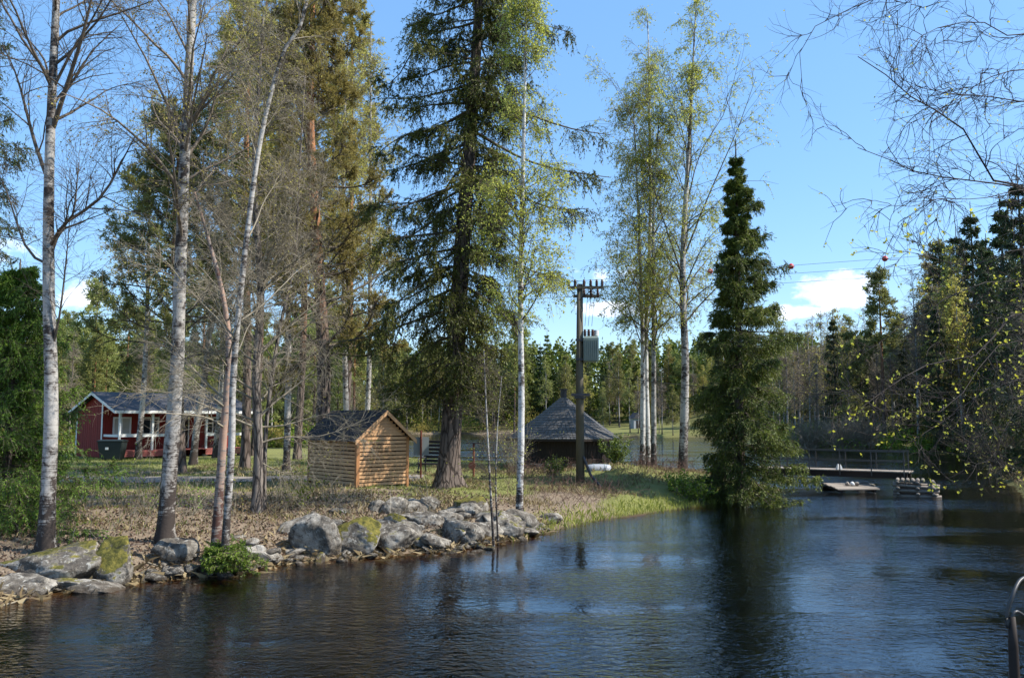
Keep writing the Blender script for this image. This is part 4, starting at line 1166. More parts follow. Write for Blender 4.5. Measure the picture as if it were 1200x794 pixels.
# raft slab on stones
rc_ = at(998, 566, 35.2); rc_[2] = .06
root = thing('wooden_raft', 'low pale plank platform resting on stones in front of the footbridge', 'platform', rc_, None, R(6)); root.scale = (.85, .8, .8)
q = G(); rg = RG(6)
for i in range(9): q.box((-1.05 + rg.u(-.05, .05), -.75 + i * .17, .1 + i * .022), (2.1 + rg.u(-.08, .08), 0, 0), (0, .158, .02), (0, 0, .05))
q.build('deck', M['pale_concrete'], root)
q = G()
for x in (-.9, .75): q = G(); q.box((x, -.72, -.03), (.12, 0, 0), (0, 1.4, .14), (0, 0, .12)); q.build('bearer', M['dark_log'], root)


# ------------------------------------------------------------------ boulders
def rock_material():
    m, t, b = new_mat('lichened_granite'); v = coords(t)
    oi = t.nodes.new('ShaderNodeObjectInfo')
    vm = t.nodes.new('ShaderNodeVectorMath'); vm.operation = 'ADD'; t.links.new(v, vm.inputs[0])
    sc = t.nodes.new('ShaderNodeVectorMath'); sc.operation = 'SCALE'; sc.inputs[0].default_value = (31, 17, 23); t.links.new(oi.outputs['Random'], sc.inputs['Scale']); t.links.new(sc.outputs[0], vm.inputs[1])
    w_ = vm.outputs[0]
    n1 = noise(t, w_, 2.6, 6, .65); n2 = noise(t, w_, 9, 6, .7, .5); n3 = noise(t, w_, 45, 3, .7)
    base = ramp(t, n1, [(.3, (.05, .042, .034)), (.46, (.13, .112, .09)), (.57, (.33, .3, .255)), (.71, (.52, .485, .42))])
    base = mixrgb(t, mathn(t, 'MULTIPLY', n3, .45), base, (.1, .09, .08))
    lich = t.nodes.new('ShaderNodeMapRange'); t.links.new(n2, lich.inputs['Value']); lich.inputs['From Min'].default_value = .56; lich.inputs['From Max'].default_value = .64
    base = mixrgb(t, mathn(t, 'MULTIPLY', lich.outputs[0], .7), base, (.46, .44, .39))
    drk = t.nodes.new('ShaderNodeMapRange'); t.links.new(n2, drk.inputs['Value']); drk.inputs['From Min'].default_value = .44; drk.inputs['From Max'].default_value = .37
    base = mixrgb(t, mathn(t, 'MULTIPLY', drk.outputs[0], .8), base, (.035, .03, .028))
    # moss grows on upward faces
    gn = t.nodes.new('ShaderNodeNewGeometry'); sp = t.nodes.new('ShaderNodeSeparateXYZ'); t.links.new(gn.outputs['Normal'], sp.inputs[0])
    a = t.nodes.new('ShaderNodeAttribute'); a.attribute_name = 'moss'
    mo = mathn(t, 'ADD', mathn(t, 'ADD', mathn(t, 'MULTIPLY', sp.outputs[2], .6), mathn(t, 'MULTIPLY', n1, 1.3)), mathn(t, 'SUBTRACT', a.outputs['Fac'], 1.75))
    mr = t.nodes.new('ShaderNodeMapRange'); t.links.new(mo, mr.inputs['Value']); mr.inputs['From Min'].default_value = 0; mr.inputs['From Max'].default_value = .1
    moss = ramp(t, n2, [(.35, (.045, .045, .014)), (.5, (.12, .11, .025)), (.65, (.22, .18, .04))])
    c = mixrgb(t, mr.outputs[0], base, moss)
    # damp dark band near the water
    gz = t.nodes.new('ShaderNodeSeparateXYZ'); t.links.new(gn.outputs['Position'], gz.inputs[0])
    wet = t.nodes.new('ShaderNodeMapRange'); t.links.new(mathn(t, 'ADD', gz.outputs[2], mathn(t, 'MULTIPLY', mathn(t, 'SUBTRACT', n1, .5), .2)), wet.inputs['Value']); wet.inputs['From Min'].default_value = .03; wet.inputs['From Max'].default_value = .13
    wet.inputs['To Min'].default_value = .75; wet.inputs['To Max'].default_value = 0.
    c = mixrgb(t, wet.outputs[0], c, (.05, .035, .022))
    t.links.new(c, b.inputs['Base Color']); b.inputs['Roughness'].default_value = .85; b.inputs['Specular IOR Level'].default_value = .2
    bump(t, b, mathn(t, 'ADD', n2, mathn(t, 'MULTIPLY', n3, .4)), .9, .05)
    return m


M['rock'] = rock_material()
_ico = {}


def ico(sub):
    if sub not in _ico:
        import bmesh
        bm = bmesh.new(); bmesh.ops.create_icosphere(bm, subdivisions=sub, radius=1.); bm.verts.ensure_lookup_table()
        V = np.array([v.co[:] for v in bm.verts]); F = np.array([[q.index for q in f.verts] for f in bm.faces]); bm.free(); _ico[sub] = (V, F)
    return _ico[sub]


def rock_shape(seed, dims, sub=5, planes=9, flat=None):
    V, F = ico(sub); rg = RG(seed); nrm = norm(rg.n(planes, 3)); dd = rg.u(.48, .92, planes)
    if flat is not None: nrm = np.concatenate([nrm, norm(np.array(flat, float))]); dd = np.concatenate([dd, np.full(len(flat), .6)])
    dt = V @ nrm.T; r = np.where(dt > .05, dd[None] / np.maximum(dt, .05), 9.); r = np.minimum(r, 1.05)
    r = np.minimum(-np.log(np.exp(-38 * r).sum(1)) / 38 + .02, 1.1)
    P = V * r[:, None]
    P = P * (1 + .1 * fbm(P * 1.9, 4, seed) + .035 * fbm(P * 8, 3, seed + 3))[:, None]
    return P * np.array(dims), F


def boulder(px, py, wpx, hpx, seed, label, moss=0., zb=None, depth=.8, rz=None, name='boulder', flat=None, cat='boulder', group=None, Yoff=0., sub=5):
    """px,py: where its foot shows in the photo"""
    z = 0. if zb is None else zb
    p = on(px, py, z); Y = p[1]; W = wpx / FPX * Y / 2 * 1.14; Hh = hpx / FPX * Y / 2 * .84
    dp = W * depth; p = p + norm(V3(p[0], p[1], 0)) * (dp * .7 + Yoff)
    V, F = rock_shape(seed, (W * 1.12, dp, Hh * 1.32), sub, flat=flat)
    g = G(); g.add(V, None, F); o = g.build(name, M['rock'], None, True)
    o.location = (p[0], p[1], z + Hh * .8); o.rotation_euler = (R((seed * 53) % 30 - 15), R((seed * 29) % 34 - 17), rz if rz is not None else R((seed * 37) % 60 - 30))
    a = o.data.attributes.new('moss', 'FLOAT', 'POINT'); a.data.foreach_set('value', np.full(len(V), moss, np.float32))
    tag(o, label, cat, group); return o


for args in [
    (64, 688, 118, 56, 101, 'biggest boulder, a wide flat-topped slab at the left water edge', .62, 0., .75, R(4)),
    (132, 684, 52, 62, 102, 'rounded moss-capped boulder leaning on the right end of the big slab', .95, 0.02, .8, R(-10)),
    (28, 700, 60, 22, 103, 'low grey stone under the left end of the big slab', .1, 0., .8, R(0)),
    (112, 697, 58, 17, 104, 'low wet grey ledge in the water below the big slab', 0., -.05, .6, R(0)),
    (204, 664, 44, 42, 105, 'ribbed upright boulder left of the bright green sapling', .55, .12, .8, R(20)),
    (373, 655, 50, 58, 106, 'tall pale lichened boulder with a dark undercut left side', .1, 0., .85, R(12)),
    (421, 653, 56, 48, 107, 'moss-topped boulder with a black-streaked front', .9, 0., .8, R(-6)),
    (466, 648, 56, 46, 108, 'pale flat-topped boulder right of the black-streaked one', .5, 0., .9, R(8)),
    (507, 645, 34, 26, 109, 'small white wedge-shaped stone pointing down to the water', 0., 0., .9, R(30)),
    (536, 639, 50, 38, 110, 'dark slanting slab boulder right of the white wedge', .35, 0., .7, R(-15)),
    (566, 634, 34, 30, 111, 'grey block boulder between the dark slab and the mossy one', .3, 0., .8, R(5)),
    (590, 632, 44, 36, 112, 'pale orange-footed boulder behind the thin twin saplings', .6, 0., .8, R(0)),
    (607, 622, 24, 26, 113, 'rightmost mossy boulder at the foot of the slim white birch', .85, 0., .9, R(15)),
    (549, 602, 36, 24, 114, 'dark peaked boulder with bright moss edge, set back from the water', 1.0, .42, .8, R(0)),
    (463, 607, 30, 25, 115, 'dark squared stone at the left of the back row under the shed corner', .2, .45, .8, R(0)),
    (485, 604, 32, 20, 116, 'pale round-topped stone in the back row right of the dark squared one', .2, .45, .8, R(0)),
    (503, 602, 24, 22, 117, 'grey lichen-spotted stone at the right of the back row', .3, .45, .8, R(0)),
    (328, 634, 44, 28, 118, 'dark-sided low boulder left of the tall pale one', .4, .1, .8, R(20)),
    (338, 650, 32, 22, 119, 'small pale stone at the foot of the dark-sided low boulder', .1, 0., .8, R(0)),
    (306, 652, 30, 22, 120, 'small grey stone right of the bright green sapling', .2, .02, .8, R(0)),
    (352, 618, 28, 18, 121, 'moss-covered small boulder up the bank behind the tall pale one', 1.1, .33, .8, R(0)),
    (440, 608, 32, 22, 122, 'tilted bluish grey stone up the bank behind the mossy-topped boulder', .2, .42, .8, R(0)),
    (406, 611, 34, 16, 123, 'low buff stone behind and above the black-streaked boulder', .3, .42, .8, R(0)),
    (434, 655, 52, 11, 124, 'low flat pinkish stone awash at the waterline', 0., -.06, .5, R(0)),
    (497, 622, 44, 22, 125, 'smooth grey stone above the pale flat-topped boulder', .3, .25, .8, R(0)),
    (470, 617, 30, 16, 126, 'mottled stone tucked above the pale flat-topped boulder', .2, .36, .8, R(0)),
    (521, 616, 34, 18, 127, 'lichened stone above the dark slanting slab', .2, .3, .8, R(0)),
    (530, 606, 24, 13, 128, 'small brownish stone left of the peaked mossy boulder', .3, .42, .8, R(0)),
    (571, 613, 30, 17, 129, 'pale stone just below the peaked mossy boulder', .5, .3, .8, R(0)),
    (398, 626, 30, 18, 130, 'grey stone wedged behind the tall pale boulder', .3, .25, .8, R(0)),
    (278, 640, 26, 15, 131, 'small stone above the bright green sapling', .3, .2, .8, R(0)),
    (618, 629, 22, 11, 132, 'small pale stone in the shore grass right of the slim birch', .1, 0., .8, R(0)),
    (646, 613, 24, 12, 133, 'buff stone half hidden in the shore grass', .2, .1, .8, R(0)),
    (845, 570, 34, 24, 134, 'dark shaded boulder under the left side of the conical spruce', .5, .2, .8, R(0)),
    (8, 668, 34, 26, 135, 'brown earthy stone at the far left edge of the bank', .6, .1, .8, R(0)),
    (240, 668, 40, 16, 136, 'low earthy stone under the bright green sapling', .4, .02, .8, R(0)),
]:
    boulder(*args[:6], moss=args[6], zb=args[7], depth=args[8], rz=args[9], flat=[(0, -.15, 1)] if args[4] in (101, 108, 114) else None)
# stones carrying the raft
for k, (a, s) in enumerate(((972, 16), (984, 10), (1008, 14), (1019, 12))):
    boulder(a, 573.5, s, 8, 150 + k, 'small pale stone under the front edge of the plank platform', 0., -.02, group='stones under the plank platform', name='stone', cat='stone', sub=4)
# white-ish objects on the raft
for k, (a, lab) in enumerate(((999, 'white rounded stone at the middle of the plank platform'), (1004, 'buff stone at the right of the white one on the plank platform'), (993, 'small tan stone at the left of the white one on the plank platform'))):
    p = at(a, 564.5, 35.2); V, F = rock_shape(160 + k, (.1, .09, .09), 3); q = G(); q.add(V, None, F); o = q.build('stone', M['white_paint'] if k == 0 else M['pale_concrete'], None, True)
    o.location = (p[0], p[1], .34); tag(o, lab, 'stone')
# rubble between the boulders: shared shapes, each stone its own object
protos = []
for k in range(6):
    V, F = rock_shape(200 + k, (1, .85, .65), 4); q = G(); q.add(V, None, F); me = q.mesh('rubble_stone', M['rock'], True)
    a = me.attributes.new('moss', 'FLOAT', 'POINT'); a.data.foreach_set('value', np.full(len(V), .1 + .12 * k, np.float32)); protos.append(me)
rg = RG(77); cnt = 0
for k in range(400):
    px = rg.u(150, 640); py0 = np.interp(px, [150, 290, 350, 450, 540, 610, 640], [680, 668, 655, 650, 641, 628, 618])
    dy = abs(rg.n(1)[0]) * 17 * (1 if px > 290 else .5) - 3; p = on(px, py0 - dy, .02)
    if dy > 45: continue
    z = gh(p[0], p[1]); p = on(px, py0 - dy, max(z, -.05)); z = gh(p[0], p[1])
    s = .07 + .13 * rg.u(0, 1) ** 2.2
    if cnt >= 190: break
    cnt += 1
    o = bpy.data.objects.new('rubble_stone', protos[k % 6]); COL.objects.link(o); o.location = (p[0], p[1], z + s * .25); o.rotation_euler = (rg.u(-.4, .4), rg.u(-.4, .4), rg.u(0, 6.3)); o.scale = (s * rg.u(.8, 1.5), s, s * rg.u(.7, 1.2))
    tag(o, 'small grey rubble stone among the bank boulders', 'stone', 'rubble stones on the left bank')
# extra jumble of medium rocks closing the row
rgx = RG(55)
for k in range(46):
    px = rgx.u(285, 622); lo = np.interp(px, [290, 350, 450, 540, 610], [668, 655, 650, 641, 629]); up = rgx.u(0, 34 if px < 560 else 22)
    wv = rgx.u(18, 42); hv = wv * rgx.u(.45, .75); zb = .02 + up * .011
    boulder(px, lo - up - 1, wv, hv, 400 + k, 'angular grey stone jammed among the larger bank boulders', moss=rgx.u(0, .9) ** 2 * 1.1, zb=zb, depth=.8, rz=rgx.u(0, 6.28), name='bank_stone', cat='stone', group='angular stones jammed between the bank boulders', sub=4)
for k in range(14):
    px = rgx.u(0, 290); lo = np.interp(px, [0, 100, 160, 290], [704, 690, 682, 670]); up = rgx.u(-3, 14); wv = rgx.u(16, 40)
    boulder(px, lo - up, wv, wv * rgx.u(.35, .6), 460 + k, 'low dull stone at the waterline of the far-left bank', moss=rgx.u(0, .6), zb=-.04 + max(0, up) * .008, depth=.8, rz=rgx.u(0, 6.28), name='shore_stone', cat='stone', group='low stones at the far-left waterline', sub=4)
# bottom right corner: bent rail on a dark post
pr_ = on(1192, 800, -.2); Yr = 9.4
root = thing('rail_end', 'bent pale-rimmed rail end on a dark post at the bottom right corner', 'rail', at(1190, 760, Yr))
b0 = at(1190, 760, Yr)
g = G(); g.tube(curve([at(1181, 735, Yr) - b0, at(1180, 718, Yr) - b0, at(1187, 696, Yr) - b0, at(1195, 680, Yr + .1) - b0, at(1206, 674, Yr + .2) - b0], 20), .02, 8)
g.tube(curve([at(1182, 730, Yr) - b0, at(1190, 716, Yr) - b0, at(1202, 722, Yr + .1) - b0], 12), .016, 7); g.build('rail', M['pale_rail'], root, True)
g = G(); q0, q1 = at(1186, 722, Yr) - b0, at(1194, 900, Yr) - b0; g.tube(np.linspace(q0, q1, 6), [.035, .05, .055, .06, .065, .07], 9); g.build('post', M['dark_log'], root, True)

# ------------------------------------------------------------------ forest across the water and behind the cabin
M['leaf_far'] = leaf_mat('far_budding_leaves', [(0, (.13, .15, .04)), (.5, (.24, .25, .06)), (1, (.34, .33, .09))], .4)
hidden = []
def proto_spruce(seed, H, wd, nb, mat, nt=4, full=.05):
    r = spruce('spruce_tree', 'x', 'tree', [(0, 0, 0), (.05, 0, H * .5), (0, 0, H)], H * .011, .02, lambda t: wd * (1 - t) ** .85 * (.7 + .3 * math.sin(t * 31 + seed) ** 2) + .04, nb, seed, mat, cb=full, n2=8, n3=4, nt=nt, tl=.24, tw=.075, hang=.5, limbr=.03, e0=-15, e1=40, gdroop=-.05)
    hidden.append(r); return r
def proto_pine(seed, H, wd, mat, cb=.4):
    r = pine('pine_tree', 'x', 'tree', [(0, 0, 0), (.2, 0, H * .5), (.1, 0, H)], H * .012, .03, lambda s: wd * (1 - s * .8) ** .5, 48, seed, mat, cb=cb, n2=6, n3=4, nt=7, tl=.34, tw=.1, clump=.45)
    hidden.append(r); return r
def proto_birch(seed, H, wd, leaf, lm, nb=30, bark='birch_thin', ls=.16, twig='twig_purple', cb=.25, name='birch_tree'):
    r = birch(name, 'x', 'tree', [(0, 0, 0), (.15, .05, H * .5), (.05, 0, H)], H * .0085, .015, seed, nb=nb, cb=cb, Lmax=wd, ang=38, n2=7, n3=5, n4=0, leaf=leaf, leafsize=ls, leafmat=lm, bark=bark, twig=twig, rmin=.011, tw=.5, droop=-.1, sides=7)
    hidden.append(r); return r
SP = [proto_spruce(301, 16, 2.9, 90, 'needle_dark'), proto_spruce(302, 15, 3.1, 86, 'needle_dark'), proto_spruce(303, 17, 2.6, 94, 'needle')]
PN = [proto_pine(311, 16, 2.6, 'needle_pine'), proto_pine(312, 17, 2.3, 'needle_pine', .5), proto_pine(313, 12, 3.1, 'needle_pine', .15)]
BL = [proto_birch(321, 14, 2.9, 6, 'leaf_far', ls=.16), proto_birch(322, 15, 2.6, 6, 'leaf_olive', ls=.16), proto_birch(323, 12, 3., 7, 'leaf_far', cb=.12, ls=.16)]
BB = [proto_birch(331, 14, 2.4, 0, None, 40), proto_birch(332, 13, 2.2, 0, None, 38, 'alder', twig='twig_grey'), proto_birch(333, 15, 2., .5, 'leaf_olive', 40)]
LAB = {0: ('spruce_tree', 'dark pointed spruce'), 1: ('pine_tree', 'green pine'), 2: ('birch_tree', 'yellow-green budding birch'), 3: ('birch_tree', 'leafless grey birch')}
KINDS_ = [SP, PN, BL, BB]
TH = lambda r: max(max(v.co.z for v in c.data.vertices) for c in r.children if c.name.startswith('trunk'))
rg = RG(900); placed = []
def plant(kind, px, Y, top, where, label=None, jit=True, var=None):
    x = (px - 600) / 1000 * Y; z = gh(x, Y)
    if shore_dist(np.array([x]), np.array([Y]))[0] < .8: return
    if label is None and any((x - a) ** 2 + (Y - b_) ** 2 < 3.2 for a, b_ in placed): return
    placed.append((x, Y)); pr = KINDS_[kind][int(rg.u(0, 3)) if var is None else var]
    Hp = TH(pr); Ht = at(px, top, Y)[2] - z
    s = Ht / Hp
    o = dup(pr, (x, Y, z), rg.u(0, 6.3), (s * rg.u(.9, 1.15), s * rg.u(.9, 1.15), s), label or LAB[kind][1] + ' ' + where, None if label else LAB[kind][1] + ' trees ' + where)
    return o
bpy.context.view_layer.update()
# singled-out trees
W1 = 'x'
plant(0, 978, 84, 366, W1, 'small pointed spruce across the water, right of the bare dark birch', var=0)
plant(1, 1034, 80, 322, W1, 'tall thin conifer under the rightmost red marker ball', var=1)
plant(3, 964, 79.5, 340, W1, 'tall bare dark birch on the far shore left of the small pointed spruce', var=1)
plant(3, 1073, 76, 318, W1, 'bare dark-trunked tree on the far shore above the log crib', var=0)
plant(0, 1147, 75, 236, W1, 'tall dark spruce at right, left one of the two tallest', var=0)
plant(0, 1182, 68, 226, W1, 'tallest dark spruce at the right edge behind the budding branches', var=1)
plant(0, 1095, 88, 318, W1, 'middle-sized dark spruce left of the two tall dark ones', var=2)
plant(0, 1215, 58, 250, W1, 'dark spruce cut by the right edge of the picture', var=2)
plant(1, 112, 72, 350, W1, 'round-crowned dark pine directly behind the red cabin gable', var=2)
plant(1, 150, 78, 372, W1, 'round-crowned pine right of the one behind the cabin gable', var=2)
plant(1, 235, 76, 330, W1, 'green pine behind the middle of the cabin roof', var=0)
# far side of the lake (130-200 m)
for k in range(260):
    px = rg.u(380, 930); row = rg.u(0, 1); Y = 146 + row * 60
    if 640 < px < 830 and Y < 165: Y += 22
    u_ = rg.u(0, 1); kind = 0 if u_ < .17 else 1 if u_ < .32 else 2 if u_ < .9 else 3
    top = rg.u(392, 432) + (1 - row) * 12 - (8 if kind < 2 else -4)
    if len(placed) > 150: break
    plant(kind, px, Y, top, 'in the wood across the lake')
# thin bare trees along the near lake shore there
for k in range(26):
    plant(3 if rg.u(0, 1) < .7 else 2, rg.u(690, 930), rg.u(134, 146), rg.u(430, 460), 'on the far lake shore')
# behind the cabin, left
for k in range(130):
    px = rg.u(-60, 500); Y = rg.u(62, 104); u_ = rg.u(0, 1); kind = 1 if u_ < .5 else 0 if u_ < .78 else 2 if u_ < .84 else 3
    top = 405 - (Y - 62) * .4 + rg.u(-22, 30) - (20 if px > 340 else 0)
    plant(kind, px, Y, top, 'behind the red cabin', var=2 if kind == 1 and rg.u(0, 1) < .4 else None)
# right far shore
for k in range(230):
    px = rg.u(905, 1280); Y = rg.u(79, 122) if px < 1090 else rg.u(66, 105); u_ = rg.u(0, 1)
    if px < 1090: kind = 3 if u_ < .6 else 2 if u_ < .88 else 0; top = rg.u(355, 425) + (25 if kind == 0 else 0)
    else: kind = 0 if u_ < .34 else 3 if u_ < .76 else 2; top = rg.u(262, 370) + (20 if kind else 0)
    plant(kind, px, Y, top, 'on the far right shore')
# the right bank: its dark trees close the river off (mostly past the frame edge, seen in the water)
for k, (x, y, kind, h) in enumerate(((24.8, 41, 0, 15), (24.5, 36.5, 3, 11), (31, 44, 0, 17), (35, 52, 0, 17), (19.5, 26, 0, 13), (15.5, 20, 3, 10), (38, 61, 0, 15), (33, 47, 3, 12), (40, 66, 3, 12), (12.8, 15.5, 0, 10), (24, 40, 3, 9))):
    if shore_dist(np.array([x]), np.array([y]))[0] < .5: x += 2.5
    pr = KINDS_[kind][k % 3]; s = h / TH(pr)
    dup(pr, (x, y, gh(x, y)), k * 1.3, s, LAB[kind][1] + ' on the right river bank', LAB[kind][1] + ' trees on the right river bank')
for r in hidden:
    for c in list(r.children): bpy.data.objects.remove(c)
    bpy.data.objects.remove(r)

# undergrowth: nobody could count it
def blob_leaves(name, label, mat, cs, size, seed, n, stems=0, tw='twig_grey', flat=.8):
    rg = RG(seed); g = G()
    for (x, y, z, rx, rz_, cnt) in cs:
        P = rg.n(cnt, 3); P = P / np.linalg.norm(P, axis=1, keepdims=True) * rg.u(.25, 1, cnt)[:, None] ** .6 * np.array([rx, rx, rz_]); P[:, 2] = np.abs(P[:, 2])
        P = P * (1 + .35 * fbm(P * 1.3 / max(rx, .3) + x, 2, seed))[:, None]; P = P + np.array([x, y, z])
        Dv = norm(rg.n(cnt, 3)); side = norm(np.cross(Dv, rg.n(cnt, 3))); L = size * rg.u(.6, 1.4, cnt)[:, None]
        V = np.stack([P, P + Dv * L * .5 + side * L * .35, P + Dv * L, P + Dv * L * .5 - side * L * .35], 1)
        g.add(V.reshape(-1, 3), np.arange(cnt)[:, None] * 4 + np.array([[0, 1, 2, 3]]))
    o = g.build(name, M[mat]); tag(o, label, kind='stuff'); return o
cs = []; cs2 = []
for k in range(560):
    px = rg.u(-80, 1290); Y = rg.u(64, 78) if px < 480 else rg.u(143, 172) if px < 900 else rg.u(70, 92); x = (px - 600) / 1000 * Y
    if 660 < px < 850: continue
    if shore_dist(np.array([x]), np.array([Y]))[0] < .6: continue
    s = rg.u(.9, 2.2) * Y / 80; (cs if rg.u(0, 1) < .5 else cs2).append((x, Y, gh(x, Y) - .1, s, s * rg.u(.7, 1.3), int(420)))
blob_leaves('undergrowth', 'green undergrowth along the wood edges', 'leaf_green', cs, .2, 41, 0)
blob_leaves('dry_undergrowth', 'brownish dry undergrowth along the wood edges', 'leaf_olive', cs2, .2, 42, 0)
# deep wood behind everything
rgw = RG(55); g = G()
cs = []
for k in range(950):
    px = rgw.u(-250, 1450); Y = rgw.u(112, 150) if px < 420 else rgw.u(178, 235) if px < 930 else rgw.u(124, 160); x = (px - 600) / 1000 * Y
    top = at(px, 404 + rgw.u(-14, 14) if px < 930 else 396 + rgw.u(-14, 14), Y)[2]; z = gh(x, Y); h = top - z
    for j in range(5): cs.append((x + rgw.u(-1, 1), Y, z + h * j / 5.5, 2.3 * (1.15 - j / 5), h / 4.5, 60))
blob_leaves('distant_wood', 'dark distant wood closing the view', 'needle', cs, .75, 43, 0)

# small cottage glimpsed on the far side
for (px, py, wv, lab, mat, rm) in ((745, 482, .9, 'tiny pale shed among trees across the lake', 'pale_tank', 'roof_felt'),):
    Y = 158; p = at(px, py, Y); p[2] = gh(p[0], Y); root = thing('far_hut', lab, 'hut', p, None, R(20))
    q = G(); q.box((-wv, -wv, -.5), (2 * wv, 0, 0), (0, 2 * wv, 0), (0, 0, 2.3)); q.build('wall', M[mat], root)
    q = G(); q.disc_loft([np.array([V3(-wv * 1.2, y, 1.8), V3(wv * 1.2, y, 1.8), V3(0, y, 2.9)]) for y in (-wv * 1.2, wv * 1.2)]); q.build('roof', M[rm], root)
    q = G(); q.box((-.4, -wv - .05, -.2), (.8, 0, 0), (0, .04, 0), (0, 0, 1.6)); q.build('door', M['dark_log'], root)

# ------------------------------------------------------------------ shrubs, saplings
def shoots(name, label, cat, px, py, Y, n, h, spread, mat, seed, leaf, ls, twig='twig_grey', r=.006, n2=5, wig=.08, lean=(0, 0)):
    p = at(px, py, Y); p[2] = gh(p[0], Y); root = thing(name, label, cat, p); rg = RG(seed)
    S = np.stack([rg.u(-spread, spread, n) * .4, rg.u(-spread, spread, n) * .4, np.full(n, -.03)], 1); Dv = np.stack([rg.n(n) * spread + lean[0], rg.n(n) * spread + lean[1], np.full(n, 1.)], 1)
    A = grow(rg, S, Dv, h * rg.u(.45, 1.1, n), 7, .02, wig); gl = G(); tubes(gl, A, taper(np.full(n, r), 7, .3), 4)
    S, Dv, t, par = spawn(rg, A, n2, .2, 1., 40, 12); B = grow(rg, S, Dv, h * .28 * rg.u(.4, 1.2, len(S)), 4, .02, .12); tubes(gl, B, taper(np.full(len(B), r * .5), 4, .4), 3)
    gl.build('stems', M[twig], root)
    if leaf:
        gf = G(); leaves(gf, rg, B, leaf, ls); leaves(gf, rg, A, leaf, ls); gf.build('foliage', M[mat], root)
    return root
shoots('shrub', 'leafy bright green shrub in the shade left of the wood shed', 'shrub', 352, 603, 22, 12, 1.1, .35, 'leaf_green', 61, 4, .075)
shoots('shrub', 'bright green leafy shrub at the water edge left of the conical spruce', 'shrub', 815, 590, 30.4, 34, 1.1, .6, 'leaf_green', 62, 5, .09, n2=6)
shoots('shrub', 'second bright green shrub close under the tall open-crowned birch', 'shrub', 795, 590, 31, 24, .8, .6, 'leaf_green', 63, 4, .09, n2=6)
shoots('shrub', 'bushy bare shrub overhanging the left side of the round hut', 'shrub', 602, 548, 35, 26, 2.1, .4, 'leaf_olive', 64, 1, .06, n2=7)
shoots('shrub', 'dark conifer-like bush against the right corner of the round hut', 'shrub', 722, 550, 34.8, 22, 1.2, .35, 'needle', 65, 12, .08, n2=7)
shoots('shrub', 'dark low bush left of the power pole foot', 'shrub', 650, 556, 33, 20, .8, .5, 'needle', 66, 7, .07, n2=6)
for k, (px, py, Y, h, lab) in enumerate(((100, 578, 21.5, 1.3, 'budding willow shoots right of the bare birch at far left'), (128, 585, 21, 1.1, 'budding shoots in front of the dark bin'), (160, 583, 21.5, 1.4, 'tall budding shoots below the cabin porch post'),
                                         (185, 585, 20.5, 1.1, 'budding shoots just left of the thick patchy birch'), (228, 582, 21, 1.2, 'budding shoots between the thick birch and reddish stem'), (330, 585, 23, 1.2, 'dry shoots right of the grey multi-twigged tree'),
                                         (400, 600, 23, 1., 'dry shoots in front of the shed side wall'), (272, 590, 21, 1.5, 'dense dry shoots right of the reddish stem'))):
    shoots('shrub', lab, 'shrub', px, py, Y, 13, h, .5, 'leaf_green' if k < 5 else 'leaf_olive', 70 + k, 2 if k < 5 else .5, .05, n2=4)
for k, (px, py, Y, h, n_, lab) in enumerate(((1196, 575, 45.5, 4.2, 60, 'tangled bare bush overhanging the water at the right edge'), (1168, 566, 52, 3.6, 60, 'dark tangled bush left of the one at the right edge, over the water'),
                                         (1140, 548, 62, 3.4, 60, 'low tangled bush at the water behind the log crib'), (1186, 560, 56, 5., 70, 'tall tangled bush behind the two overhanging bushes at right'))):
    while shore_dist(np.array([(px - 600) / 1000 * Y]), np.array([Y]))[0] < .4 and Y < 90: Y += .8
    shoots('bush', lab, 'bush', px, py, Y, n_, h, .8, 'leaf_olive', 80 + k, 1, .07, 'twig', .018, 9, .12, (-.5, -.2))
# grey willow bush behind the bridge
for k, (px, Y, lab) in enumerate(((985, 73, 'big grey rounded willow bush behind the footbridge'), (1012, 76, 'smaller grey willow bush right behind the big rounded one'), (948, 80, 'grey willow bush at the far shore left of the big rounded one'))):
    x = (px - 600) / 1000 * Y; p = V3(x, Y, 0)
    while shore_dist(np.array([p[0]]), np.array([p[1]]))[0] < .3: p[1] += .7; p[0] = (px - 600) / 1000 * p[1]
    root = thing('willow_bush', lab, 'bush', (p[0], p[1], gh(p[0], p[1]))); rg2 = RG(88 + k); n = 150; S = np.stack([rg2.n(n) * .6, rg2.n(n) * .6, np.zeros(n)], 1)
    A = grow(rg2, S, np.stack([rg2.n(n) * .5, rg2.n(n) * .5, np.full(n, 1.)], 1), 3.2 * rg2.u(.6, 1.1, n), 6, -.06, .08); gl = G(); tubes(gl, A, taper(np.full(n, .02), 6, .4), 4)
    S, Dv, t, par = spawn(rg2, A, 7, .2, 1., 30, 10); B = grow(rg2, S, Dv, rg2.u(.5, 1.1, len(S)), 4, -.04, .1); tubes(gl, B, taper(np.full(len(B), .011), 4, .4), 3); gl.build('stems', M['twig_grey'], root)
# bright little spruce on the bank
p = on(250, 668, .15)
spruce('spruce_sapling', 'low bright green spruce sapling sprawling at the water edge', 'sapling', [(p[0], p[1] + .4, .12), (p[0] + .05, p[1] + .35, .3), (p[0], p[1] + .3, .5)], .02, .005, lambda t: .55 * (1 - t) ** .4 + .05, 46, 91, 'needle_fresh',
       cb=.05, n2=9, n3=3, nt=8, tl=.055, tw=.016, e0=5, e1=45, hang=.14, limbr=.008, flare=.1, bias=(.45, .2))

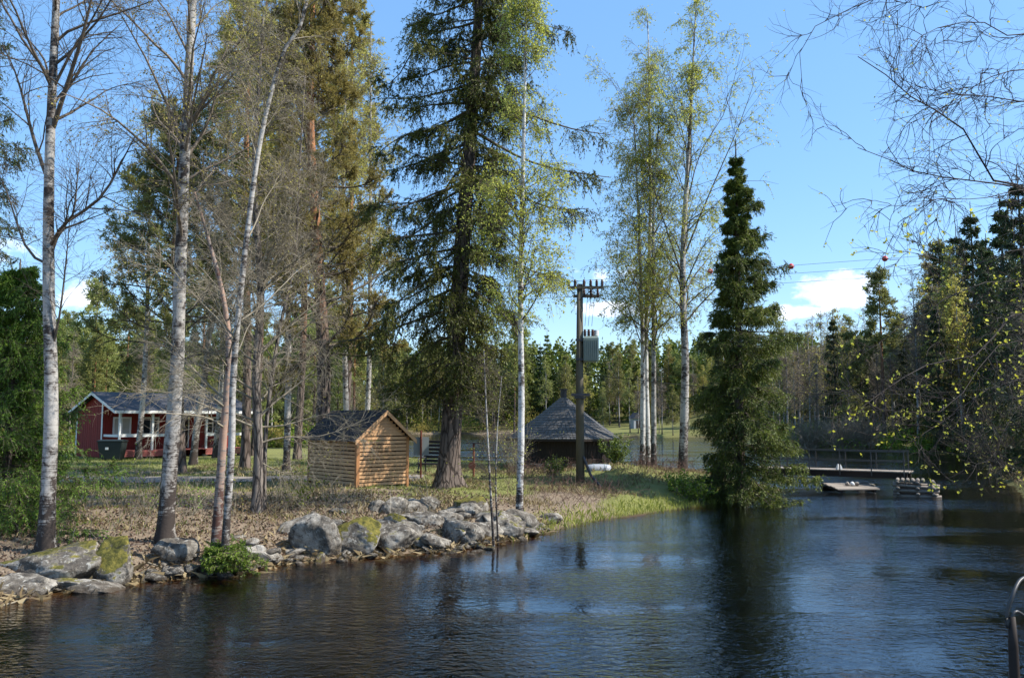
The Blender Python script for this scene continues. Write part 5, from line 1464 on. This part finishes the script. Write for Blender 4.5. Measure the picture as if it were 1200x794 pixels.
# overhanging tree on the right bank, its budding branches reach into view
def reach(pts): return [at(a, b_, Y) for a, b_, Y in pts]
tp = V3(9.6, 8.5, 0); tp[2] = gh(9.6, 8.5)
LM = [([(1330, 300, 8.4), (1200, 222, 7.5), (1162, 210, 7.3), (1126, 149, 7), (1093, 129, 6.9), (1037, 89, 6.6), (1005, 70, 6.5)], .028),
      ([(1330, 120, 8), (1200, 79, 7), (1142, 105, 6.8), (1115, 118, 6.7), (1090, 140, 6.6)], .02),
      ([(1330, 150, 8), (1200, 119, 7.2), (1134, 109, 6.9), (1081, 99, 6.7), (1050, 88, 6.6)], .018),
      ([(1330, 260, 8), (1200, 221, 7.4), (1126, 210, 7), (1061, 198, 6.8), (1007, 177, 6.6)], .022),
      ([(1330, 240, 8), (1190, 224, 7), (1150, 232, 6.7), (1093, 238, 6.5), (1033, 240, 6.3)], .014),
      ([(1180, -170, 8), (1120, -70, 7.6), (1060, -20, 7.3), (1025, 0, 7.2), (972, 24, 7.1), (938, 52, 7.), (938, 110, 6.9)], .018),
      ([(1200, -150, 8), (1100, -60, 7.), (1066, 0, 6.8), (1068, 28, 6.7), (1064, 48, 6.7), (1067, 80, 6.7)], .013),
      ([(1330, 20, 8.4), (1200, 40, 7.6), (1150, 25, 7.4), (1100, 35, 7.2), (1060, 60, 7)], .018),
      ([(1360, 330, 9), (1200, 366, 8.), (1162, 398, 7.8), (1141, 416, 7.7), (1111, 420, 7.6), (1071, 434, 7.4), (1029, 461, 7.2), (1008, 476, 7.1)], .026),
      ([(1340, 360, 9), (1200, 330, 8), (1130, 340, 7.6), (1060, 380, 7.2), (1000, 420, 7)], .014),
      ([(1360, 420, 9), (1200, 440, 8), (1140, 470, 7.7), (1095, 500, 7.5), (1060, 520, 7.4)], .016),
      ([(1360, 440, 9), (1220, 460, 8.3), (1180, 500, 8), (1160, 530, 7.9), (1150, 550, 7.8)], .012),
      ([(1360, 250, 9), (1200, 290, 8), (1130, 310, 7.6), (1080, 300, 7.3), (1040, 270, 7.1)], .014),
      ([(1350, 400, 9), (1190, 400, 7.7), (1120, 470, 7.3), (1040, 480, 7), (960, 445, 6.7)], .012)]
rg = RG(95)
root = thing('birch_tree', 'tree at the right edge whose budding branches hang over the water', 'tree', tp)
gt = G(); trunk_mesh(gt, [(0, 0, 0), (.2, -.1, 3), (.1, 0, 6), (-.3, 0, 10)], .14, .03, .4, 14, 5); gt.build('trunk', M['birch'], root, True)
gl = G(); E = []; rr = []
for pts, r in LM:
    P = reach(pts); s = V3(*(tp + V3(.1, 0, max(.8, P[0][2] - .9 - tp[2])))); E.append(curve([s] + P, 26) - tp); rr.append(r)
A = np.stack(E); K = A.shape[1]; A = A + .018 * rg.n(*A.shape) * np.linspace(0, 1, K)[None, :, None]; rr = np.array(rr); LA = plen(A)
tubes(gl, A, taper(rr * .95, K, .12), 6)
S, Dv, t2, par = spawn(rg, A, 28, .42, 1., 42, 12); B = grow(rg, S, Dv, rg.u(.2, .8, len(S)) * (1.25 - .6 * t2), 9, [0, -.03, -.05, -.05], .2); tubes(gl, B, taper(rr[par] * .3 * (1.2 - t2) + .0018, 9, .3), 5)
S, Dv, t3, p3 = spawn(rg, B, 5, .15, 1., 42, 14); Cc = grow(rg, S, Dv, rg.u(.1, .4, len(S)), 6, -.04, .22); tubes(gl, Cc, taper(np.full(len(Cc), .0028), 6, .4), 4)
S, Dv, t4, p4 = spawn(rg, Cc, 2, .2, 1., 40, 14); Dd = grow(rg, S, Dv, rg.u(.06, .22, len(S)), 4, -.03, .14); tubes(gl, Dd, taper(np.full(len(Dd), .0014), 4, .5), 3)
gl.build('limbs', M['twig_dark'], root, True)
gf = G(); ends = np.concatenate([Cc[:, [-2, -1]], Dd[:, [-2, -1]]]); low = ends[:, 1, 2] + tp[2] < 4.6
k_ = ends[low]; k_ = k_[rg.u(0, 1, len(k_)) < .3]; leaves(gf, rg, k_, 2, .03, .5, -.3, .002)
k_ = ends[~low]; k_ = k_[rg.u(0, 1, len(k_)) < .15]; leaves(gf, rg, k_, 2, .018, .5, 0, .002)
gf.build('foliage', M['leaf_bud'], root)

# ------------------------------------------------------------------ ground cover (nobody could count it)
def scatter(name, label, mat, n, xr, yr, hgt, wid, dens, seed, lean=.35, flatl=False, zoff=0.):
    rg = RG(seed); x = rg.u(*xr, n); y = rg.u(*yr, n) ; k = dens(x, y) > rg.u(0, 1, n); x, y = x[k], y[k]; n = len(x); z = ground_h(x, y) + zoff
    P = np.stack([x, y, z], 1); az = rg.u(0, 2 * PI, n)
    if flatl:
        Dv = np.stack([np.cos(az), np.sin(az), rg.u(-.1, .6, n)], 1); P[:, 2] += rg.u(.0, .03, n)
    else: Dv = norm(np.stack([rg.n(n) * lean, rg.n(n) * lean, np.ones(n)], 1))
    Dv = norm(Dv); L = (hgt * rg.u(.45, 1.25, n))[:, None]; side = norm(np.cross(Dv, np.stack([np.cos(az + 1.3), np.sin(az + 1.3), .2 * rg.n(n)], 1))) * wid
    g = G()
    if flatl:
        V = np.stack([P, P + Dv * L * .5 + side, P + Dv * L, P + Dv * L * .5 - side], 1); g.add(V.reshape(-1, 3), np.arange(n)[:, None] * 4 + np.array([[0, 1, 2, 3]]))
    else:
        bend = np.stack([rg.n(n) * lean, rg.n(n) * lean, -.1 * np.ones(n)], 1)
        V = np.stack([P - side * .5, P + side * .5, P + Dv * L * .55 + side * .35, P + Dv * L + bend * L * .5], 1); g.add(V.reshape(-1, 3), None, (np.arange(n)[:, None, None] * 4 + np.array([[[0, 1, 2], [0, 2, 3]]])).reshape(-1, 3))
    o = g.build(name, M[mat]); tag(o, label, kind='stuff'); return o
M['blade_dry'] = leaf_mat('dry_grass', [(0, (.14, .1, .05)), (.5, (.28, .22, .11)), (1, (.45, .37, .2))], .3, .7)
M['blade'] = leaf_mat('green_grass', [(0, (.06, .09, .015)), (.5, (.15, .18, .035)), (1, (.3, .27, .08))], .35, .6)
M['blade_shore'] = leaf_mat('shore_grass', [(0, (.13, .16, .03)), (.5, (.25, .27, .05)), (1, (.4, .38, .1))], .4, .6)
M['litter'] = leaf_mat('dead_leaves', [(0, (.05, .028, .018)), (.4, (.14, .088, .058)), (.8, (.26, .185, .13)), (1, (.42, .34, .26))], .15, .7)
M['bramble'] = simple('purple_brown_stems', (.13, .075, .06), .8, .3, 3)
sd = lambda x, y: shore_dist(x, y)
scatter('leaf_litter', 'brown dead leaves on the left bank', 'litter', 80000, (-19, 2), (4, 27), .075, .022, lambda x, y: smooth(.1, .6, sd(x, y)) * (1 - smooth(3.5, 7, sd(x, y))) * (1 - .8 * smooth(-2, 1, x)), 501, flatl=True)
scatter('grass', 'short grass on the bank and lawn', 'blade', 150000, (-24, 12), (18, 46), .1, .012, lambda x, y: smooth(1.6, 4, sd(x, y)) * (1 - road_mask(x, y)) * .8 * (.3 + .7 * (fbm(np.stack([x, y, 0 * x], -1) * .6, 2, 3) > -.2)), 502)
scatter('dry_grass', 'dry straw coloured grass tufts', 'blade_dry', 90000, (-14, 12), (16, 40), .17, .011, lambda x, y: smooth(.6, 2.4, sd(x, y)) * (1 - road_mask(x, y)) * (fbm(np.stack([x, y, 0 * x], -1) * .9, 2, 7) > .1) * np.where(x < -3, .5, 1.), 503, .5)
scatter('shore_grass', 'bright green grass fringe along the waterline', 'blade_shore', 36000, (0, 11), (21, 36), .19, .013, lambda x, y: (1 - smooth(.3, 1.3, sd(x, y))) * smooth(-.3, .0, sd(x, y)), 504, .3)
scatter('bank_twigs', 'dry stalks and twigs along the left waterline', 'blade_dry', 16000, (-12, 1), (13, 24), .22, .008, lambda x, y: (1 - smooth(.4, 1.4, sd(x, y))) * smooth(-.5, .0, sd(x, y)), 505, 1.4)
scatter('right_bank_litter', 'dead leaves and duff on the shaded right bank', 'litter', 60000, (6, 36), (2, 50), .11, .035, lambda x, y: smooth(.0, .5, sd(x, y)) * (x > 5.5 + .3 * y) * (1 - smooth(5, 10, sd(x, y))), 506, flatl=True)
scatter('right_bank_grass', 'dry grass on the shaded right bank', 'blade_dry', 50000, (6, 36), (2, 50), .25, .014, lambda x, y: smooth(.0, .5, sd(x, y)) * (x > 5.5 + .3 * y) * (1 - smooth(5, 10, sd(x, y))), 507, .5)
# bramble thicket between pole and spruce
rg = RG(97); n = 1500; x = rg.u(-.2, 8.6, n); y = rg.u(24.5, 36.5, n); k = (sd(x, y) > .9) & (fbm(np.stack([x, y, 0 * x], -1) * .5, 2, 21) > -.35); x, y = x[k], y[k]; n = len(x)
A = grow(rg, np.stack([x, y, ground_h(x, y)], 1), np.stack([rg.n(n) * .5, rg.n(n) * .5, np.ones(n)], 1), rg.u(.25, .85, n), 6, -.08, .16); gl = G(); tubes(gl, A, taper(np.full(n, .007), 6, .4), 3)
S, Dv, t, par = spawn(rg, A, 4, .2, 1., 45, 15); B = grow(rg, S, Dv, rg.u(.1, .35, len(S)), 3, -.05, .15); tubes(gl, B, taper(np.full(len(B), .004), 3, .4), 3)
tag(gl.build('bramble_thicket', M['bramble']), 'purple-brown bramble stems on the bank', kind='stuff')
rg = RG(98); n = 900; x = rg.u(-12.5, -2, n); y = rg.u(17, 29, n); k = (sd(x, y) > 1.2) & (fbm(np.stack([x, y, 0 * x], -1) * .5, 2, 22) > 0.); x, y = x[k], y[k]; n = len(x)
A = grow(rg, np.stack([x, y, ground_h(x, y)], 1), np.stack([rg.n(n) * .4, rg.n(n) * .4, np.ones(n)], 1), rg.u(.3, 1.1, n), 6, -.03, .14); gl = G(); tubes(gl, A, taper(np.full(n, .006), 6, .4), 3)
S, Dv, t, par = spawn(rg, A, 3, .2, 1., 40, 15); B = grow(rg, S, Dv, rg.u(.1, .3, len(S)), 3, -.03, .15); tubes(gl, B, taper(np.full(len(B), .0035), 3, .4), 3)
tag(gl.build('dry_stalks', M['twig_grey']), 'thin dry stalks standing among the leaf litter', kind='stuff')
# fallen branches on the bank; the first is a dark tapered strip
for k, (pts, r, lab) in enumerate((([(60, 655, 16.2), (100, 650, 16.6), (140, 640, 17.4), (188, 628, 18)], .03, 'long dark strip curving left from the thick patchy birch'),
                                   ([(264, 625, 19), (290, 632, 18.6), (312, 648, 18), (330, 640, 18.4)], .022, 'grey crooked fallen branch right of the green sapling'),
                                   ([(0, 706, 14.), (18, 690, 14.3), (26, 676, 14.6)], .018, 'thin pale stick leaning on the bank at the far left edge'),
                                   ([(172, 664, 16.8), (196, 660, 16.7), (215, 662, 16.5)], .02, 'pale short stick lying below the ribbed boulder'))):
    P = [at(a, b_, Y) for a, b_, Y in pts]
    for q_ in P: q_[2] = max(gh(q_[0], q_[1]), -.02) + r * .8
    g = G(); g.tube(curve(P, 20), np.linspace(r, r * .4, 20), 7); tag(g.build('branch_strip', M['twig_grey'] if k else M['spruce_bark'], None, True), lab, 'branch')
